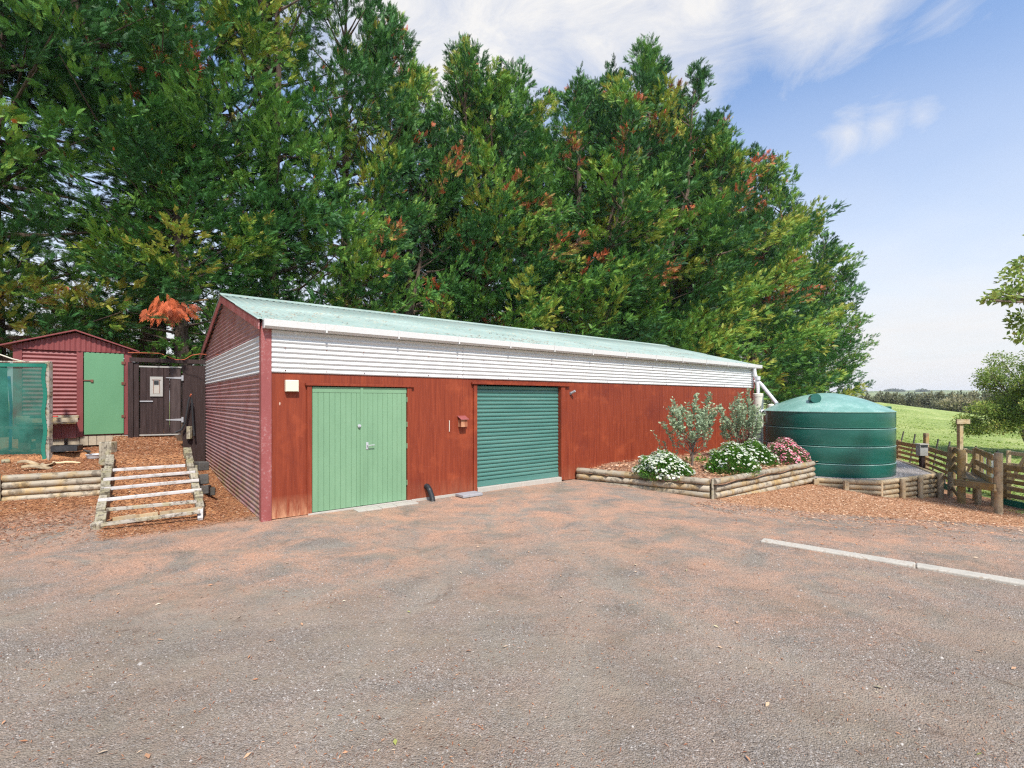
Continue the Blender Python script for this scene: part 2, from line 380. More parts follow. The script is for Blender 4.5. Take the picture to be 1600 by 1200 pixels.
def along(name, p0, p1, w, h, mat, parent, r=None, up=(0, 0, 1), bevel=.006, taper=1.0, seg=14, wob=0):
    """a log (r) or a board (w x h) lying from p0 to p1, grain along its own X"""
    p0 = Vector(p0); p1 = Vector(p1); L = (p1-p0).length; x = (p1-p0).normalized()
    upv = Vector(up)
    if abs(x.dot(upv)) > .95: upv = Vector((0, 1, 0))
    y = upv.cross(x).normalized(); z = x.cross(y)
    m = MB()
    if r:
        pts = [(0, 0, 0), (.012, 0, 0)]; rad = [r*.9, r]
        ns = 7
        for i in range(1, ns):
            pts.append((L*i/ns, random.uniform(-wob, wob), random.uniform(-wob, wob))); rad.append(r*(1+(taper-1)*i/ns)*random.uniform(.985, 1.015))
        pts += [(L-.012, 0, 0), (L, 0, 0)]; rad += [r*taper, r*taper*.9]
        m.tube(pts, rad, seg)
    else:
        m.box((L/2, 0, 0), (L/2, w/2, h/2), (Vector((1, 0, 0)), Vector((0, 1, 0)), Vector((0, 0, 1))))
    o = m.build(name, mat, None, loc=(0, 0, 0), bevel=0 if r else bevel)
    o.parent = parent
    M = Matrix((x, y, z)).transposed().to_4x4(); M.translation = p0-(origin(parent) if parent else Vector((0, 0, 0)))
    o.matrix_local = M
    return o

# ------------------------------------------------------------------ camera, light, sky
cam = bpy.data.cameras.new('camera'); co = bpy.data.objects.new('camera', cam); COL.objects.link(co)
co.location = (0, 0, CAMZ); co.rotation_euler = (math.pi/2, 0, 0)
cam.sensor_width = 36; cam.lens = F/1600*36; cam.shift_y = (HOR-600)/1600; cam.clip_end = 6000; cam.clip_start = .05
S.camera = co
SEL, SAZ = math.radians(51), math.radians(160)          # sun elevation; azimuth clockwise from +Y
sd = Vector((math.sin(SAZ)*math.cos(SEL), math.cos(SAZ)*math.cos(SEL), math.sin(SEL)))
sl = bpy.data.lights.new('sun', 'SUN'); sl.energy = 4.4; sl.angle = math.radians(4); sl.color = (1, .95, .88)
so = bpy.data.objects.new('sun', sl); COL.objects.link(so); so.rotation_euler = sd.to_track_quat('Z', 'Y').to_euler(); so.location = (0, 0, 30)
w = bpy.data.worlds.new('World'); S.world = w; w.use_nodes = True; t = w.node_tree
bg = t.nodes['Background']; bg.inputs[1].default_value = .094
class WN(NT):
    def __init__(s): s.t = t
wn = WN()
sky = wn.n('ShaderNodeTexSky', sky_type='NISHITA', sun_disc=False, sun_elevation=SEL, sun_rotation=SAZ, air_density=1.0, dust_density=1.2, ozone_density=1.6)
tc = wn.n('ShaderNodeTexCoord'); sp = wn.n('ShaderNodeSeparateXYZ'); wn.l(tc.outputs['Generated'], sp.inputs[0])
zc = wn.math('MAXIMUM', sp.outputs[2], .03)
# clouds lie on a plane overhead: direction / height
pl = wn.n('ShaderNodeVectorMath', operation='DIVIDE'); wn.l(tc.outputs['Generated'], pl.inputs[0])
cz_ = wn.n('ShaderNodeCombineXYZ', i_Z=1.0); zz = wn.math('ADD', zc, .12)
wn.l(zz, cz_.inputs[0]); wn.l(zz, cz_.inputs[1]); wn.l(cz_.outputs[0], pl.inputs[1])
cn = wn.noise(pl.outputs[0], 1.3, 9, .58, .5)
def blob(px, py, r0, r1):
    d = Vector(((px-800)/F, 1, (HOR-py)/F)).normalized()
    v = wn.n('ShaderNodeVectorMath', operation='DISTANCE'); wn.l(tc.outputs['Generated'], v.inputs[0]); v.inputs[1].default_value = d
    return wn.ramp(v.outputs['Value'], [(r0, 1), (r1, 0)])
cmp_ = wn.n('ShaderNodeMapping'); cmp_.inputs['Scale'].default_value = (1, 1, 2.4); cmp_.inputs['Rotation'].default_value = (0, math.radians(14), 0); wn.l(tc.outputs['Generated'], cmp_.inputs[0])
dn = wn.noise(cmp_.outputs[0], 5.0, 11, .66, .7)
top = wn.math('MAXIMUM', blob(700, -70, .12, .40), wn.math('MAXIMUM', blob(1010, -110, .10, .34), blob(1290, -60, .05, .18)))
sml = wn.math('MAXIMUM', wn.math('MAXIMUM', blob(1325, 207, .0, .07), wn.math('MAXIMUM', blob(1385, 200, .0, .085), blob(1440, 182, .0, .06))), wn.math('MULTIPLY', blob(1480, 40, .0, .12), .6))
bl = wn.math('ADD', wn.math('MAXIMUM', top, wn.math('MULTIPLY', sml, .72)), wn.math('MULTIPLY', wn.ramp(cn, [(.5, 0), (.75, 1)]), .28), True)
m1 = wn.math('MULTIPLY', wn.ramp(wn.math('ADD', wn.math('MULTIPLY', bl, .55), wn.math('MULTIPLY', dn, .75)), [(.56, 0), (.98, 1)]), 1.0, True)
hm = wn.ramp(sp.outputs[2], [(.02, 1), (.13, .92), (.28, .52), (.50, .10)])
hm2 = wn.math('MULTIPLY', hm, wn.math('ADD', .8, wn.math('MULTIPLY', cn, .4)), True)
mask = wn.math('SUBTRACT', 1.0, wn.math('MULTIPLY', wn.math('SUBTRACT', 1.0, m1, True), wn.math('SUBTRACT', 1.0, hm2, True)), True)
ccol = wn.mix(wn.noise(pl.outputs[0], 2.6, 6, .6), (6.9, 6.85, 6.9), (7.7, 7.6, 7.5))
skyc = wn.mix(1.0, sky.outputs[0], (1.45, 1.75, 2.0), 'MULTIPLY')
fin = wn.mix(mask, skyc, ccol)
wn.l(fin, bg.inputs[0])
S.view_settings.view_transform = 'Standard'; S.view_settings.look = 'None'; S.view_settings.exposure = .44; S.view_settings.gamma = 1
S.cycles.max_bounces = 6; S.cycles.transparent_max_bounces = 8

# ------------------------------------------------------------------ ground sheet
def axis(lo, f0, f1, hi, fine, mid=None):
    a = list(np.arange(f0, f1, fine)); x = f0; st = fine
    L = []
    while x > lo: st *= 1.22; x -= st; L.append(x)
    x = a[-1]; st = fine; R = []
    while x < hi: st *= 1.22 if st < 6 else 1.1; x += st; R.append(x)
    return np.array(L[::-1]+a+R)
xs = np.concatenate([axis(-900, -13, -3.4, -3.4, .075)[:-0 or None]])
xs = xs[xs < -3.35]; xr = axis(-3, -3.3, 7, 1600, .09); xs = np.concatenate([xs, xr[xr > -3.32]])
ys = np.concatenate([axis(-60, 1.6, 6.3, 6.35, .10), np.arange(6.3, 14.5, .075)]); ys = ys[ys < 14.5]; yr = axis(14, 14.55, 30, 1800, .25); ys = np.concatenate([ys, yr[yr > 14.52]])
xs = np.unique(np.round(xs, 4)); ys = np.unique(np.round(ys, 4))
XX, YY = np.meshgrid(xs, ys); ZZ = hgt(XX, YY)
nx, ny = len(xs), len(ys)
V = np.stack([XX.ravel(), YY.ravel(), ZZ.ravel()], 1)
ii = (np.arange(ny-1)[:, None]*nx+np.arange(nx-1)[None, :]).ravel()
Q = np.stack([ii, ii+1, ii+1+nx, ii+nx], 1)
cx = V[Q, 0].mean(1); cy = V[Q, 1].mean(1)
FL = [(11.6, 9.6), (12.55, 12.1), (14.5, 17.2), (15.4, 20.5), (16.6, 27.0)]       # fence line of the paddock
fy = [p[1] for p in FL]; fx = [p[0] for p in FL]
vv = (cx-A.x)*G.x+(cy-A.y)*G.y
grass = (cx > np.interp(cy, [-5]+fy+[60], [9]+fx+[24]))
grass |= (vv > 17)
def sub(name, msk, mat, label=None):
    q = Q[msk]; used, inv = np.unique(q, return_inverse=True)
    return npmesh(name, V[used], inv.reshape(q.shape), mat, smooth=True), V[used]
g_o, gv = sub('ground', ~grass, 'yard_ground'); tag(g_o, kind='structure')
gr_o, _ = sub('grass_field', grass, 'grass_ground'); tag(gr_o, kind='structure')
x, y = gv[:, 0], gv[:, 1]; uu = (x-A.x)*D.x+(y-A.y)*D.y; vv = (x-A.x)*G.x+(y-A.y)*G.y
wn1 = .5*np.sin(x*1.1+1.3*np.sin(y*.9))+.5*np.sin(y*1.7+x*.5)
litter = sm(3.4, 6.6, y+.7*wn1)*.95+.17
litter = np.where(y > 9, litter, litter)*(1-.35*sm(0, 2, -x-8))
litter = np.clip(litter-.25*np.exp(-((x-.5)**2/6+(y-6.0)**2/2)), .1, 1)
chipm = sm(-.7, 1.0, (y-(9.0-.42*(x-4.0)))+.25*wn1)*sm(3.0, 4.6, x)
soilm = np.clip(((uu < .02) & (vv > .55)).astype(float)*sm(.5, 1.6, vv+.3*(uu > -.7))*sm(.1, -.1, uu+0*x)+(vv > 7.2), 0, 1)
soilm = np.where((uu < -1.9) & (vv < 3.45), .25+.6*sm(1.6, 3.2, vv+.2*wn1), soilm)
soilm = np.where((uu >= -1.9) & (uu < .02) & (vv < 1.6), .15+.85*sm(-.1, 1.0, vv+.25*wn1), soilm)*(uu < .02)
def gpx(px, py): Y_ = 1384/(py-626); return ((px-800)/F*Y_, Y_)
track = np.zeros(len(x))
for path in ([(-200, 1110), (120, 985), (420, 905), (700, 850), (900, 800)], [(640, 1300), (700, 1080), (790, 930), (860, 850), (840, 785)], [(1900, 1130), (1350, 1010), (1050, 900), (880, 800)]):
    pts = [gpx(*p) for p in path]; dmin = np.full(len(x), 9.); sgn = np.zeros(len(x))
    for (ax_, ay_), (bx_, by_) in zip(pts[:-1], pts[1:]):
        dx_, dy_ = bx_-ax_, by_-ay_; L2 = dx_*dx_+dy_*dy_; t_2 = np.clip(((x-ax_)*dx_+(y-ay_)*dy_)/L2, 0, 1)
        dd_ = np.hypot(x-ax_-t_2*dx_, y-ay_-t_2*dy_); dmin = np.minimum(dmin, dd_)
    track = np.maximum(track, np.exp(-((dmin-.72)/.15)**2)*(.75+.25*wn1))
for nm, arr in (('litter', litter), ('chip', chipm), ('soil', soilm), ('track', track)):
    a = g_o.data.attributes.new(nm, 'FLOAT', 'POINT'); a.data.foreach_set('value', np.clip(arr, 0, 1).astype(np.float32))

# scattered stuff on the ground -----------------------------------------------------
def scatter(name, n, xf, size, mat, flat=True, aspect=5, tintf=None, lift=.004, tri=False):
    pts = xf(n); X, Y = pts[:, 0], pts[:, 1]; n = len(X); Z = hgt(X, Y)+lift
    a = rng.uniform(0, 2*np.pi, n); L = size*rng.uniform(.5, 1.5, n); Wd = L/aspect*rng.uniform(.7, 1.4, n)
    tx = np.stack([np.cos(a), np.sin(a), rng.normal(0, .16, n)], 1); ty = np.stack([-np.sin(a), np.cos(a), rng.normal(0, .3, n)], 1)
    C = np.stack([X, Y, Z+L*.05], 1)
    vs = np.stack([C-tx*L[:, None]/2, C+ty*Wd[:, None]/2+[0, 0, .003], C+tx*L[:, None]/2, C-ty*Wd[:, None]/2+[0, 0, .003]], 1).reshape(-1, 3)
    f = np.arange(4*n).reshape(-1, 4); tt = rng.uniform(0, 1, n) if tintf is None else tintf(n)
    return npmesh(name, vs, f, mat, tint=tt)
def yard_pts(n):
    Y = 1.9+7.5*rng.uniform(0, 1, n*2)**1.35; X = rng.uniform(-1.12, 1.12, n*2)*Y
    u, v = (X-A.x)*D.x+(Y-A.y)*D.y, (X-A.x)*G.x+(Y-A.y)*G.y
    k = ~((v > 0) & (u > 0))
    w_ = sm(.30, .75, .5+.5*np.sin(X*1.9+np.sin(Y*2.3)*1.2)*np.cos(Y*1.5-X*.4)+rng.normal(0, .18, n*2))*.8+.2
    k &= rng.uniform(0, 1, n*2) < w_
    return np.stack([X[k], Y[k]], 1)[:n]
o = scatter('fallen_needles', 9000, yard_pts, .022, 'needle', aspect=6, tintf=lambda n: rng.beta(2.2, 2.2, n)); tag(o, 'reddish brown dry cypress needles scattered over the gravel yard', 'needles', kind='stuff')
def leaf_pts(n):
    Y = 1.9+4.5*rng.uniform(0, 1, n)**1.3; X = rng.uniform(-1.1, 1.1, n)*Y; return np.stack([X, Y], 1)
o = scatter('fallen_leaves', 150, leaf_pts, .04, 'needle', aspect=3, tintf=lambda n: rng.uniform(.7, 1, n), lift=.008); tag(o, 'small yellow and tan dead leaves lying on the near gravel', 'leaves', kind='stuff')
def plat_pts(n):
    u = rng.uniform(-4.6, .0, n*2); v = .2+7.4*rng.uniform(0, 1, n*2); X = A.x+D.x*u+G.x*v; Y = A.y+D.y*u+G.y*v
    k = (np.hypot(X, Y) > 5) & (rng.uniform(0, 1, n*2) < .12+.9*sm(.4, 2.2, v+(u > -1.9)*.9)); return np.stack([X[k], Y[k]], 1)[:n]
o = scatter('needle_litter', 42000, plat_pts, .05, 'needle', aspect=6, tintf=lambda n: rng.beta(1.4, 1.3, n)*.97, lift=.006); tag(o, 'thick orange needle litter between the ramp, the garden shed and the gate', 'needles', kind='stuff')
def chip_pts(n):
    Y = rng.uniform(6.2, 14, n*4); X = rng.uniform(3.2, 14, n*4)
    k = (Y-(9.0-.42*(X-4.0)) > -.2+.9*rng.normal(0, 1, n*4)) & (X < np.interp(Y, fy, fx)-.1) & (X/Y < 1.1)
    a = np.array([3.95, 9.7]); b = np.array([7.7, 12.6]); k &= ((b[0]-a[0])*(Y-a[1])-(b[1]-a[1])*(X-a[0])) < -.3
    k &= ~((Y > 12.45) & (X < 11.7)); return np.stack([X[k], Y[k]], 1)[:n]
o = scatter('bark_chips', 22000, chip_pts, .042, 'chips', aspect=3.2, lift=.006); tag(o, 'orange bark chips spread in front of the water tank and garden bed', 'bark chips', kind='stuff')
def pebbles(n):
    pts = leafp = np.stack([rng.uniform(-1.12, 1.12, n), rng.uniform(0, 1, n)], 1); Y = 1.9+5.2*pts[:, 1]**1.5; X = pts[:, 0]*Y
    w_ = .5+.5*np.sin(X*1.3-1.1*np.sin(Y*1.9+.6))*np.cos(Y*1.1+X*.9); k = rng.uniform(0, 1, n) < .12+.88*sm(.35, .8, w_); X, Y = X[k], Y[k]; n = len(X)
    s = rng.gamma(2.0, .0014, n)+.0022; Z = hgt(X, Y)
    base = np.array([[1, 0, 0], [-.5, .87, 0], [-.5, -.87, 0], [.15, .1, .8]])
    a = rng.uniform(0, 6.28, n); ca, sa = np.cos(a), np.sin(a)
    B = base[None]*rng.uniform(.6, 1.3, (n, 4, 1))
    Xr = B[:, :, 0]*ca[:, None]-B[:, :, 1]*sa[:, None]; Yr = B[:, :, 0]*sa[:, None]+B[:, :, 1]*ca[:, None]
    vs = np.stack([Xr*s[:, None]+X[:, None], Yr*s[:, None]+Y[:, None], B[:, :, 2]*s[:, None]+Z[:, None]], 2).reshape(-1, 3)
    i = np.arange(n)[:, None]*4; f = np.concatenate([i+[0, 1, 3], i+[1, 2, 3], i+[2, 0, 3]], 0); tt = np.tile(rng.beta(2.2, 2.0, n), 3)
    return npmesh('gravel_stones', vs, f, 'pebble', tint=tt)
o = pebbles(60000); tag(o, 'loose grey gravel chips on the yard near the camera', 'gravel', kind='stuff')

# ------------------------------------------------------------------ the long farm shed
L = 15.07; W = 7.2; EZ = 2.985; RZ = 3.93
shed = thing('farm_shed', P(0, 0, 0), 'long red plywood farm shed with white corrugated band and pale green iron roof', 'shed')
def corr_sheet(m, p0, ax, n_up, w_, h_, nrm, amp=.0115, pitch=.076, vert=False, n_long=1):
    """corrugated sheet: waves run along ax (horizontal ridges) stacked upward"""
    k = max(2, int(round(h_/pitch)))*8; i0 = len(m.v)
    for a in range(k+1):
        s_ = a/k; off = amp*math.sin(2*math.pi*s_*h_/pitch)
        for b in range(n_long+1):
            m.v.append(p0+ax*(w_*b/n_long)+n_up*(h_*s_)+nrm*off)
    for a in range(k):
        for b in range(n_long):
            q = i0+a*(n_long+1)+b; m.f.append([q, q+1, q+n_long+2, q+n_long+1])
    return m
Z3 = Vector((0, 0, 1))
# front plywood: panels round the two openings
DZ = .0
m = MB()
def fpan(u0, u1, z0, z1): m.ubox(u0, u1, 0, .02, z0, z1)
for u0, u1, z0, z1 in [(0.10, .655, .02, 2.24), (.655, 2.335, 2.04, 2.24), (2.335, 3.72, .02, 2.24), (3.72, 6.16, 2.13, 2.24), (6.16, 7.36, .0, 2.24), (7.366, 8.56, -.1, 2.24), (8.566, 9.76, -.1, 2.24), (9.766, 10.96, -.1, 2.24), (10.966, 12.16, -.2, 2.24), (12.166, 13.36, -.2, 2.24), (13.366, 14.56, -.2, 2.24), (14.566, L, -.2, 2.24)]: fpan(u0, u1, z0, z1)
m.build('plywood_wall', 'ply_red', shed)
m = MB(); seams = [0.03, 3.48, 6.80, 10.05, 13.3, L-.03]
for k in range(5):
    corr_sheet(m, P(seams[k]+.002, -.014-.0025*(k % 2), 2.225), D, Z3, seams[k+1]-seams[k]-.004, .765, -G)
m.build('white_cladding', 'corr_white', shed, smooth=True)
for u in np.arange(.3, L, .61):
    for z in (2.263, 2.60, 2.88):
        if random.random() < .85: MB().tube([P(u+random.uniform(-.02, .02), -.024, z), P(u, -.034, z)], .008, 6).build('cladding_screw', 'rust', shed)
# back wall + right gable (plain)
m = MB(); m.ubox(0.05, L-.05, W-.02, W, 0, EZ); m.ubox(L-.03, L, .03, W-.03, -.3, EZ); m.ubox(.02, .03, .03, W-.03, -.02, 2.2)
m.prism([P(L-.03, .03, EZ), P(L-.03, W-.03, EZ), P(L-.03, W/2, RZ-.03)], D*.03)
m.build('rear_wall', 'maroon_trim', shed)
# left gable: three bands of corrugated iron
m = MB(); corr_sheet(m, P(-.012, .04, .0), G, Z3, W-.08, 1.65, -D); corr_sheet(m, P(-.018, .04, 1.64), G, Z3, W-.08, .60, -D)
m.build('gable_cladding', 'corr_maroon', shed, smooth=True)
m = MB(); corr_sheet(m, P(-.026, .04, 2.21), G, Z3, W-.08, .57, -D)
m.build('gable_white_band', 'corr_white', shed, smooth=True)
m = MB(); k = int((RZ-2.78)/.076)*8; prevz = None
rows = []
for a in range(k+1):
    z = 2.78+(RZ-.06-2.78)*a/k; off = .0115*math.sin(2*math.pi*(z-2.78)/.076)
    t_ = max(0, (z-EZ+.04)/(RZ-EZ)); v0 = min(W/2-.005, .04+t_*(W/2-.04)); i = len(m.v)
    m.v += [P(-.018-off, v0, z), P(-.018-off, W-v0, z)]; rows.append(i)
for a in range(k): m.f.append([rows[a], rows[a+1], rows[a+1]+1, rows[a]+1])
m.build('gable_peak_cladding', 'corr_maroon', shed, smooth=True)
# corner flashing, barge boards
m = MB(); m.ubox(-.035, .10, -.026, -.018, -.02, 2.99); m.ubox(-.043, -.035, -.0262, .10, -.02, 2.96)
m.build('corner_flashing', 'maroon_trim', shed, bevel=.002)
MB().ubox(L-.08, L+.02, -.03, -.022, 2.2, 2.97).build('corner_flashing', 'maroon_trim', shed)
sl = (RZ-EZ)/(W/2); sl_ = sl
def roofp(u, v, dz=0):
    vv_ = v if v <= W/2 else W-v
    return P(u, v, EZ+sl*vv_+dz)
m = MB()
for sgn in (0, 1):
    a0, a1 = (-.06, W/2) if sgn == 0 else (W/2, W+.06)
    q = [roofp(-.09, a0, -.12), roofp(-.09, a1, -.12), roofp(-.09, a1, .02), roofp(-.09, a0, .02)]
    if sgn: q = [P(-.09, W+.06, EZ-.03-.12), P(-.09, W/2, RZ-.12), P(-.09, W/2, RZ+.02), P(-.09, W+.06, EZ-.03+.02)]
    MB().prism(q, D*.02).build('barge_board', 'maroon_trim', shed)
    MB().prism([p+D*(L+.16) for p in q], D*.02).build('barge_board', 'maroon_trim', shed)
# corrugated roof, ridges run up the slope, rows of overlapping sheets
m = MB(); pitch = .20; NU = int((L+.28)/(pitch/8))
for sgn in (0, 1):
    i0 = len(m.v); rows_v = [-.10, .0, 1.8, 1.801, W/2] if sgn == 0 else [W/2, W+.1]
    for vv_ in rows_v:
        for a in range(NU+1):
            u = -.10+(L+.26)*a/NU; off = .011*math.sin(2*math.pi*(u+.1)/.125)
            d_ = .012 if (sgn == 0 and vv_ >= 1.801) else 0
            b = (EZ+sl*vv_) if sgn == 0 else (EZ+sl*(W-vv_))
            m.v.append(P(u, vv_, b+.035+off+d_))
    for r_ in range(len(rows_v)-1):
        for a in range(NU):
            q = i0+r_*(NU+1)+a; m.f.append([q, q+1, q+NU+2, q+NU+1])
roof = m.build('roof', 'roof_green', shed, smooth=True)
so_ = roof.modifiers.new('thick', 'SOLIDIFY'); so_.thickness = .004
m = MB()
m.prism([P(-.11, W/2-.20, RZ+.0), P(-.11, W/2, RZ+.066), P(-.11, W/2+.20, RZ+.0), P(-.11, W/2+.20, RZ+.012), P(-.11, W/2, RZ+.082), P(-.11, W/2-.20, RZ+.012)], D*(L+.30))
m.build('ridge_cap', 'roof_green', roof)
# gutter (half-pipe box profile)
m = MB(); pr = [(-.03, .0), (-.035, -.085), (-.06, -.105), (-.125, -.105), (-.15, -.08), (-.155, .01), (-.165, .015), (-.165, .003), (-.163, -.085), (-.13, -.117), (-.055, -.117), (-.02, -.09), (-.02, .0)]
m.prism([P(-.02, v_, EZ+.0+z_) for v_, z_ in pr], D*(L+.27))
gut = m.build('gutter', 'gutter_white', shed)
for u in list(np.arange(.85, L, 1.22)): m = MB(); m.ubox(u, u+.028, -.172, -.02, EZ-.122, EZ-.117); m.ubox(u+.0005, u+.0275, -.174, -.167, EZ-.1225, EZ+.02); m.build('gutter_bracket', 'gutter_white', gut)
MB().ubox(-.028, -.0205, -.165, -.02, EZ-.117, EZ+.015).build('end_cap', 'gutter_white', gut)
# door frames
m = MB(); m.ubox(.61, .68, -.035, .05, .02, 2.03); m.ubox(2.31, 2.39, -.035, .05, .02, 2.03); m.ubox(.58, 2.44, -.055, -.0, 2.035, 2.075)
m.build('door_frame', 'ply_red', shed, bevel=.004)
m = MB(); m.ubox(3.72, 3.80, -.035, .10, .02, 2.115); m.ubox(6.07, 6.19, -.035, .10, .02, 2.115); m.ubox(3.67, 6.33, -.06, -.0, 2.12, 2.16)
m.build('roller_door_frame', 'ply_red', shed, bevel=.004)
m = MB(); m.ubox(3.805, 6.065, -.05, .3, -.05, .088); m.ubox(2.34, 3.71, -.012, -.002, -.02, .035); m.ubox(.62, 2.38, -.05, .06, -.03, .035)
m.build('concrete_sill', 'concrete', shed, bevel=.006)

# double doors: boards with V grooves
def leaf(u0, u1, hinge_right):
    dr = MB()
    wbd = (u1-u0-.012)/9
    for k in range(9):
        a = u0+.006+k*wbd; z0, z1 = .045, 2.02
        dr.prism([P(a+.0005, .02, z0), P(a+.0005, -.006, z0), P(a+.005, -.012, z0), P(a+wbd-.005, -.012, z0), P(a+wbd-.0005, -.006, z0), P(a+wbd-.0005, .02, z0)], Z3*(z1-z0))
    o = dr.build('door', 'door_green', shed)
    tr = MB(); tr.ubox(u0+.006, u1-.006, -.017, -.013, 1.93, 2.02)
    if not hinge_right: tr.ubox(u1-.035, u1+.012, -.030, -.018, .05, 2.02)
    tr.build('door_rail', 'door_green', o, bevel=.002)
    return o
d1 = leaf(.685, 1.495, False); d2 = leaf(1.50, 2.305, True)
m = MB(); m.tube([P(1.44, -.02, 1.38), P(1.44, -.04, 1.38)], .028, 16); m.tube([P(1.44, -.04, 1.38), P(1.44, -.055, 1.38)], .014, 12); m.build('lock', 'metal_grey', d1)
m = MB(); m.ubox(1.56, 1.60, -.022, -.014, .98, 1.10); m.tube([P(1.58, -.02, 1.05), P(1.58, -.06, 1.05), P(1.60, -.065, 1.05), P(1.69, -.065, 1.052)], .008, 8); m.build('handle', 'metal_grey', d2, bevel=.002)
for z in (.35, 1.0, 1.38, 1.82):
    MB().tube([P(2.306, -.022, z-.045), P(2.306, -.022, z+.045)], .009, 8).build('hinge', 'door_green', d2)
# roller door
m = MB(); nslat = 24; z0, z1 = .20, 2.11
prof = []
for k in range(nslat):
    zz0 = z0+(z1-z0)*k/nslat; h_ = (z1-z0)/nslat
    prof += [(.075, zz0), (.066, zz0+h_*.10), (.058, zz0+h_*.3), (.056, zz0+h_*.5), (.060, zz0+h_*.72), (.074, zz0+h_*.86), (.083, zz0+h_*.93)]
i0 = 0
for v_, z_ in prof: m.v += [P(3.81, v_, z_), P(6.06, v_, z_)]
for k in range(len(prof)-1): m.f.append([2*k, 2*k+1, 2*k+3, 2*k+2])
rd = m.build('roller_door', 'roller_green', shed, smooth=True)
m = MB(); m.ubox(3.812, 6.058, .05, .075, .092, .198); m.ubox(3.812, 6.058, .04, .05, .092, .105); m.build('bottom_bar', 'roller_green', rd, bevel=.003)

# downpipe, at the far end
dp = thing('downpipe', P(15.0, -.12, 2.4), 'white downpipe dropping from the gutter end into the fat cream cylinder', 'downpipe')
MB().tube([P(14.88, -.10, EZ-.12), P(14.88, -.12, EZ-.3), P(14.87, -.20, EZ-.5), P(14.87, -.24, 2.02)], .058, 14).build('pipe', 'pvc_white', dp)
m = MB(); m.tube([P(14.86, -.235, EZ-.5), P(14.86, -.235, EZ-.38)], .072, 14); m.build('collar', 'pvc_white', dp)
c0 = at(1184.7, 626, 16.15)
fd = thing('first_flush_diverter', (c0.x, c0.y, -.2), 'fat cream plastic cylinder under the downpipe at the far shed corner', 'cylinder')
MB().lathe((c0.x, c0.y, 0), [(.155, -.25), (.155, 1.93), (.165, 1.93), (.165, 2.02), (.15, 2.035), (.06, 2.045)], 32, True).build('barrel', 'pvc_cream', fd)
# tank feeder pipe
fp = thing('feed_pipe', (8.29, 16.52, 2.4), 'white pipe slanting from the shed corner down onto the tank roof', 'pipe')
MB().tube([at(1178, 596, 16.6), at(1186, 597, 16.5), at(1190, 601, 16.3), at(1214, 631, 15.3)], .055, 14).build('pipe', 'pvc_white', fp)
MB().lathe(at(1205, 634, 15.2), [(.10, -.1), (.10, .02), (.06, .05), (.001, .06)], 20).build('inlet_cap', 'pvc_cream', fp)
tkc = Vector((9.02, 14.15, -.18)); R = 1.6
op = thing('overflow_pipe', at(1182, 692, 14.8), 'pale lilac overflow pipe bending from the tank rim down to the daisies', 'pipe')
MB().tube([at(1193, 642, 14.85), at(1188, 643, 14.82), at(1184, 646, 14.8), at(1182.2, 652, 14.8), at(1181.5, 712, 14.8)], .047, 14).build('pipe', 'pvc_white', op)

# small things on the front wall
t_ = thing('junction_box', P(.38, -.02, 1.94), 'square cream electrical box on the red wall left of the double doors', 'electrical box')
MB().ubox(.285, .475, -.075, -.001, 1.935, 2.115).build('case', 'cream_plastic', t_, bevel=.008); MB().ubox(.295, .465, -.082, -.0755, 1.945, 2.105).build('lid', 'cream_plastic', t_, bevel=.004)
t_ = thing('nest_box', P(3.45, -.1, 1.3), 'small red wooden box with sloping lid on the wall left of the roller door', 'box')
MB().ubox(3.38, 3.52, -.11, -.001, 1.30, 1.44).build('body', 'ply_red', t_, bevel=.003)
MB().prism([P(3.36, -.14, 1.437), P(3.36, -.001, 1.50), P(3.36, -.001, 1.512), P(3.36, -.14, 1.449)], D*.18).build('lid', 'maroon_trim', t_)
t_ = thing('sensor_light', P(6.38, -.05, 1.97), 'small dark wall sensor high beside the roller door', 'sensor')
MB().ubox(6.36, 6.40, -.03, -.001, 1.94, 2.0).build('bracket', 'slate_grey', t_); MB().tube([P(6.38, -.03, 1.97), P(6.42, -.12, 2.02)], .028, 12).build('head', 'slate_grey', t_)
t_ = tag(MB().tube([P(3.18, -.004, 1.22), P(3.18, -.012, 1.22), P(3.18, -.014, 1.42), P(3.18, -.004, 1.42)], .007, 8).build('wall_hook', 'pvc_cream', loc=P(3.18, 0, 1.2)), 'thin white metal hook on the red wall between the two doorways', 'hook')
m = MB(); pts = [P(2.70, .02, .24), P(2.70, -.05, .235), P(2.71, -.11, .18), P(2.73, -.16, .06), P(2.74, -.175, -.03)]
t_ = thing('drain_hose', P(2.73, -.15, 0), 'black ribbed drain hose poking out of the red wall to the gravel', 'hose')
pp = []; rr = []
for a in range(len(pts)-1):
    for k in range(8): pp.append(pts[a].lerp(pts[a+1], k/8)); rr.append(.046+.005*((k % 2)))
MB().tube(pp, rr, 14).build('hose', 'black_plastic', t_)
t_ = tag(MB().ubox(3.28, 3.72, -.34, -.06, .0, .05).build('stone_slab', 'slate_grey', loc=P(3.5, -.2, 0), bevel=.008), 'thick grey stone slab lying at the foot of the wall left of the roller door', 'slab')
for k, (u0, u1) in enumerate([(1.32, 1.72), (1.74, 2.0), (2.02, 2.42)]):
    t_ = MB().ubox(u0, u1, -.30+.03*k, -.06, -.01, .022-.004*k).build('paving_slab', 'concrete', loc=P((u0+u1)/2, -.15, 0), bevel=.005)
    tag(t_, ['left concrete paver of the row under the double doors', 'narrow middle concrete paver under the double doors', 'right concrete paver under the double doors, nearest the black hose'][k], 'paver', 'concrete pavers below the double doors')

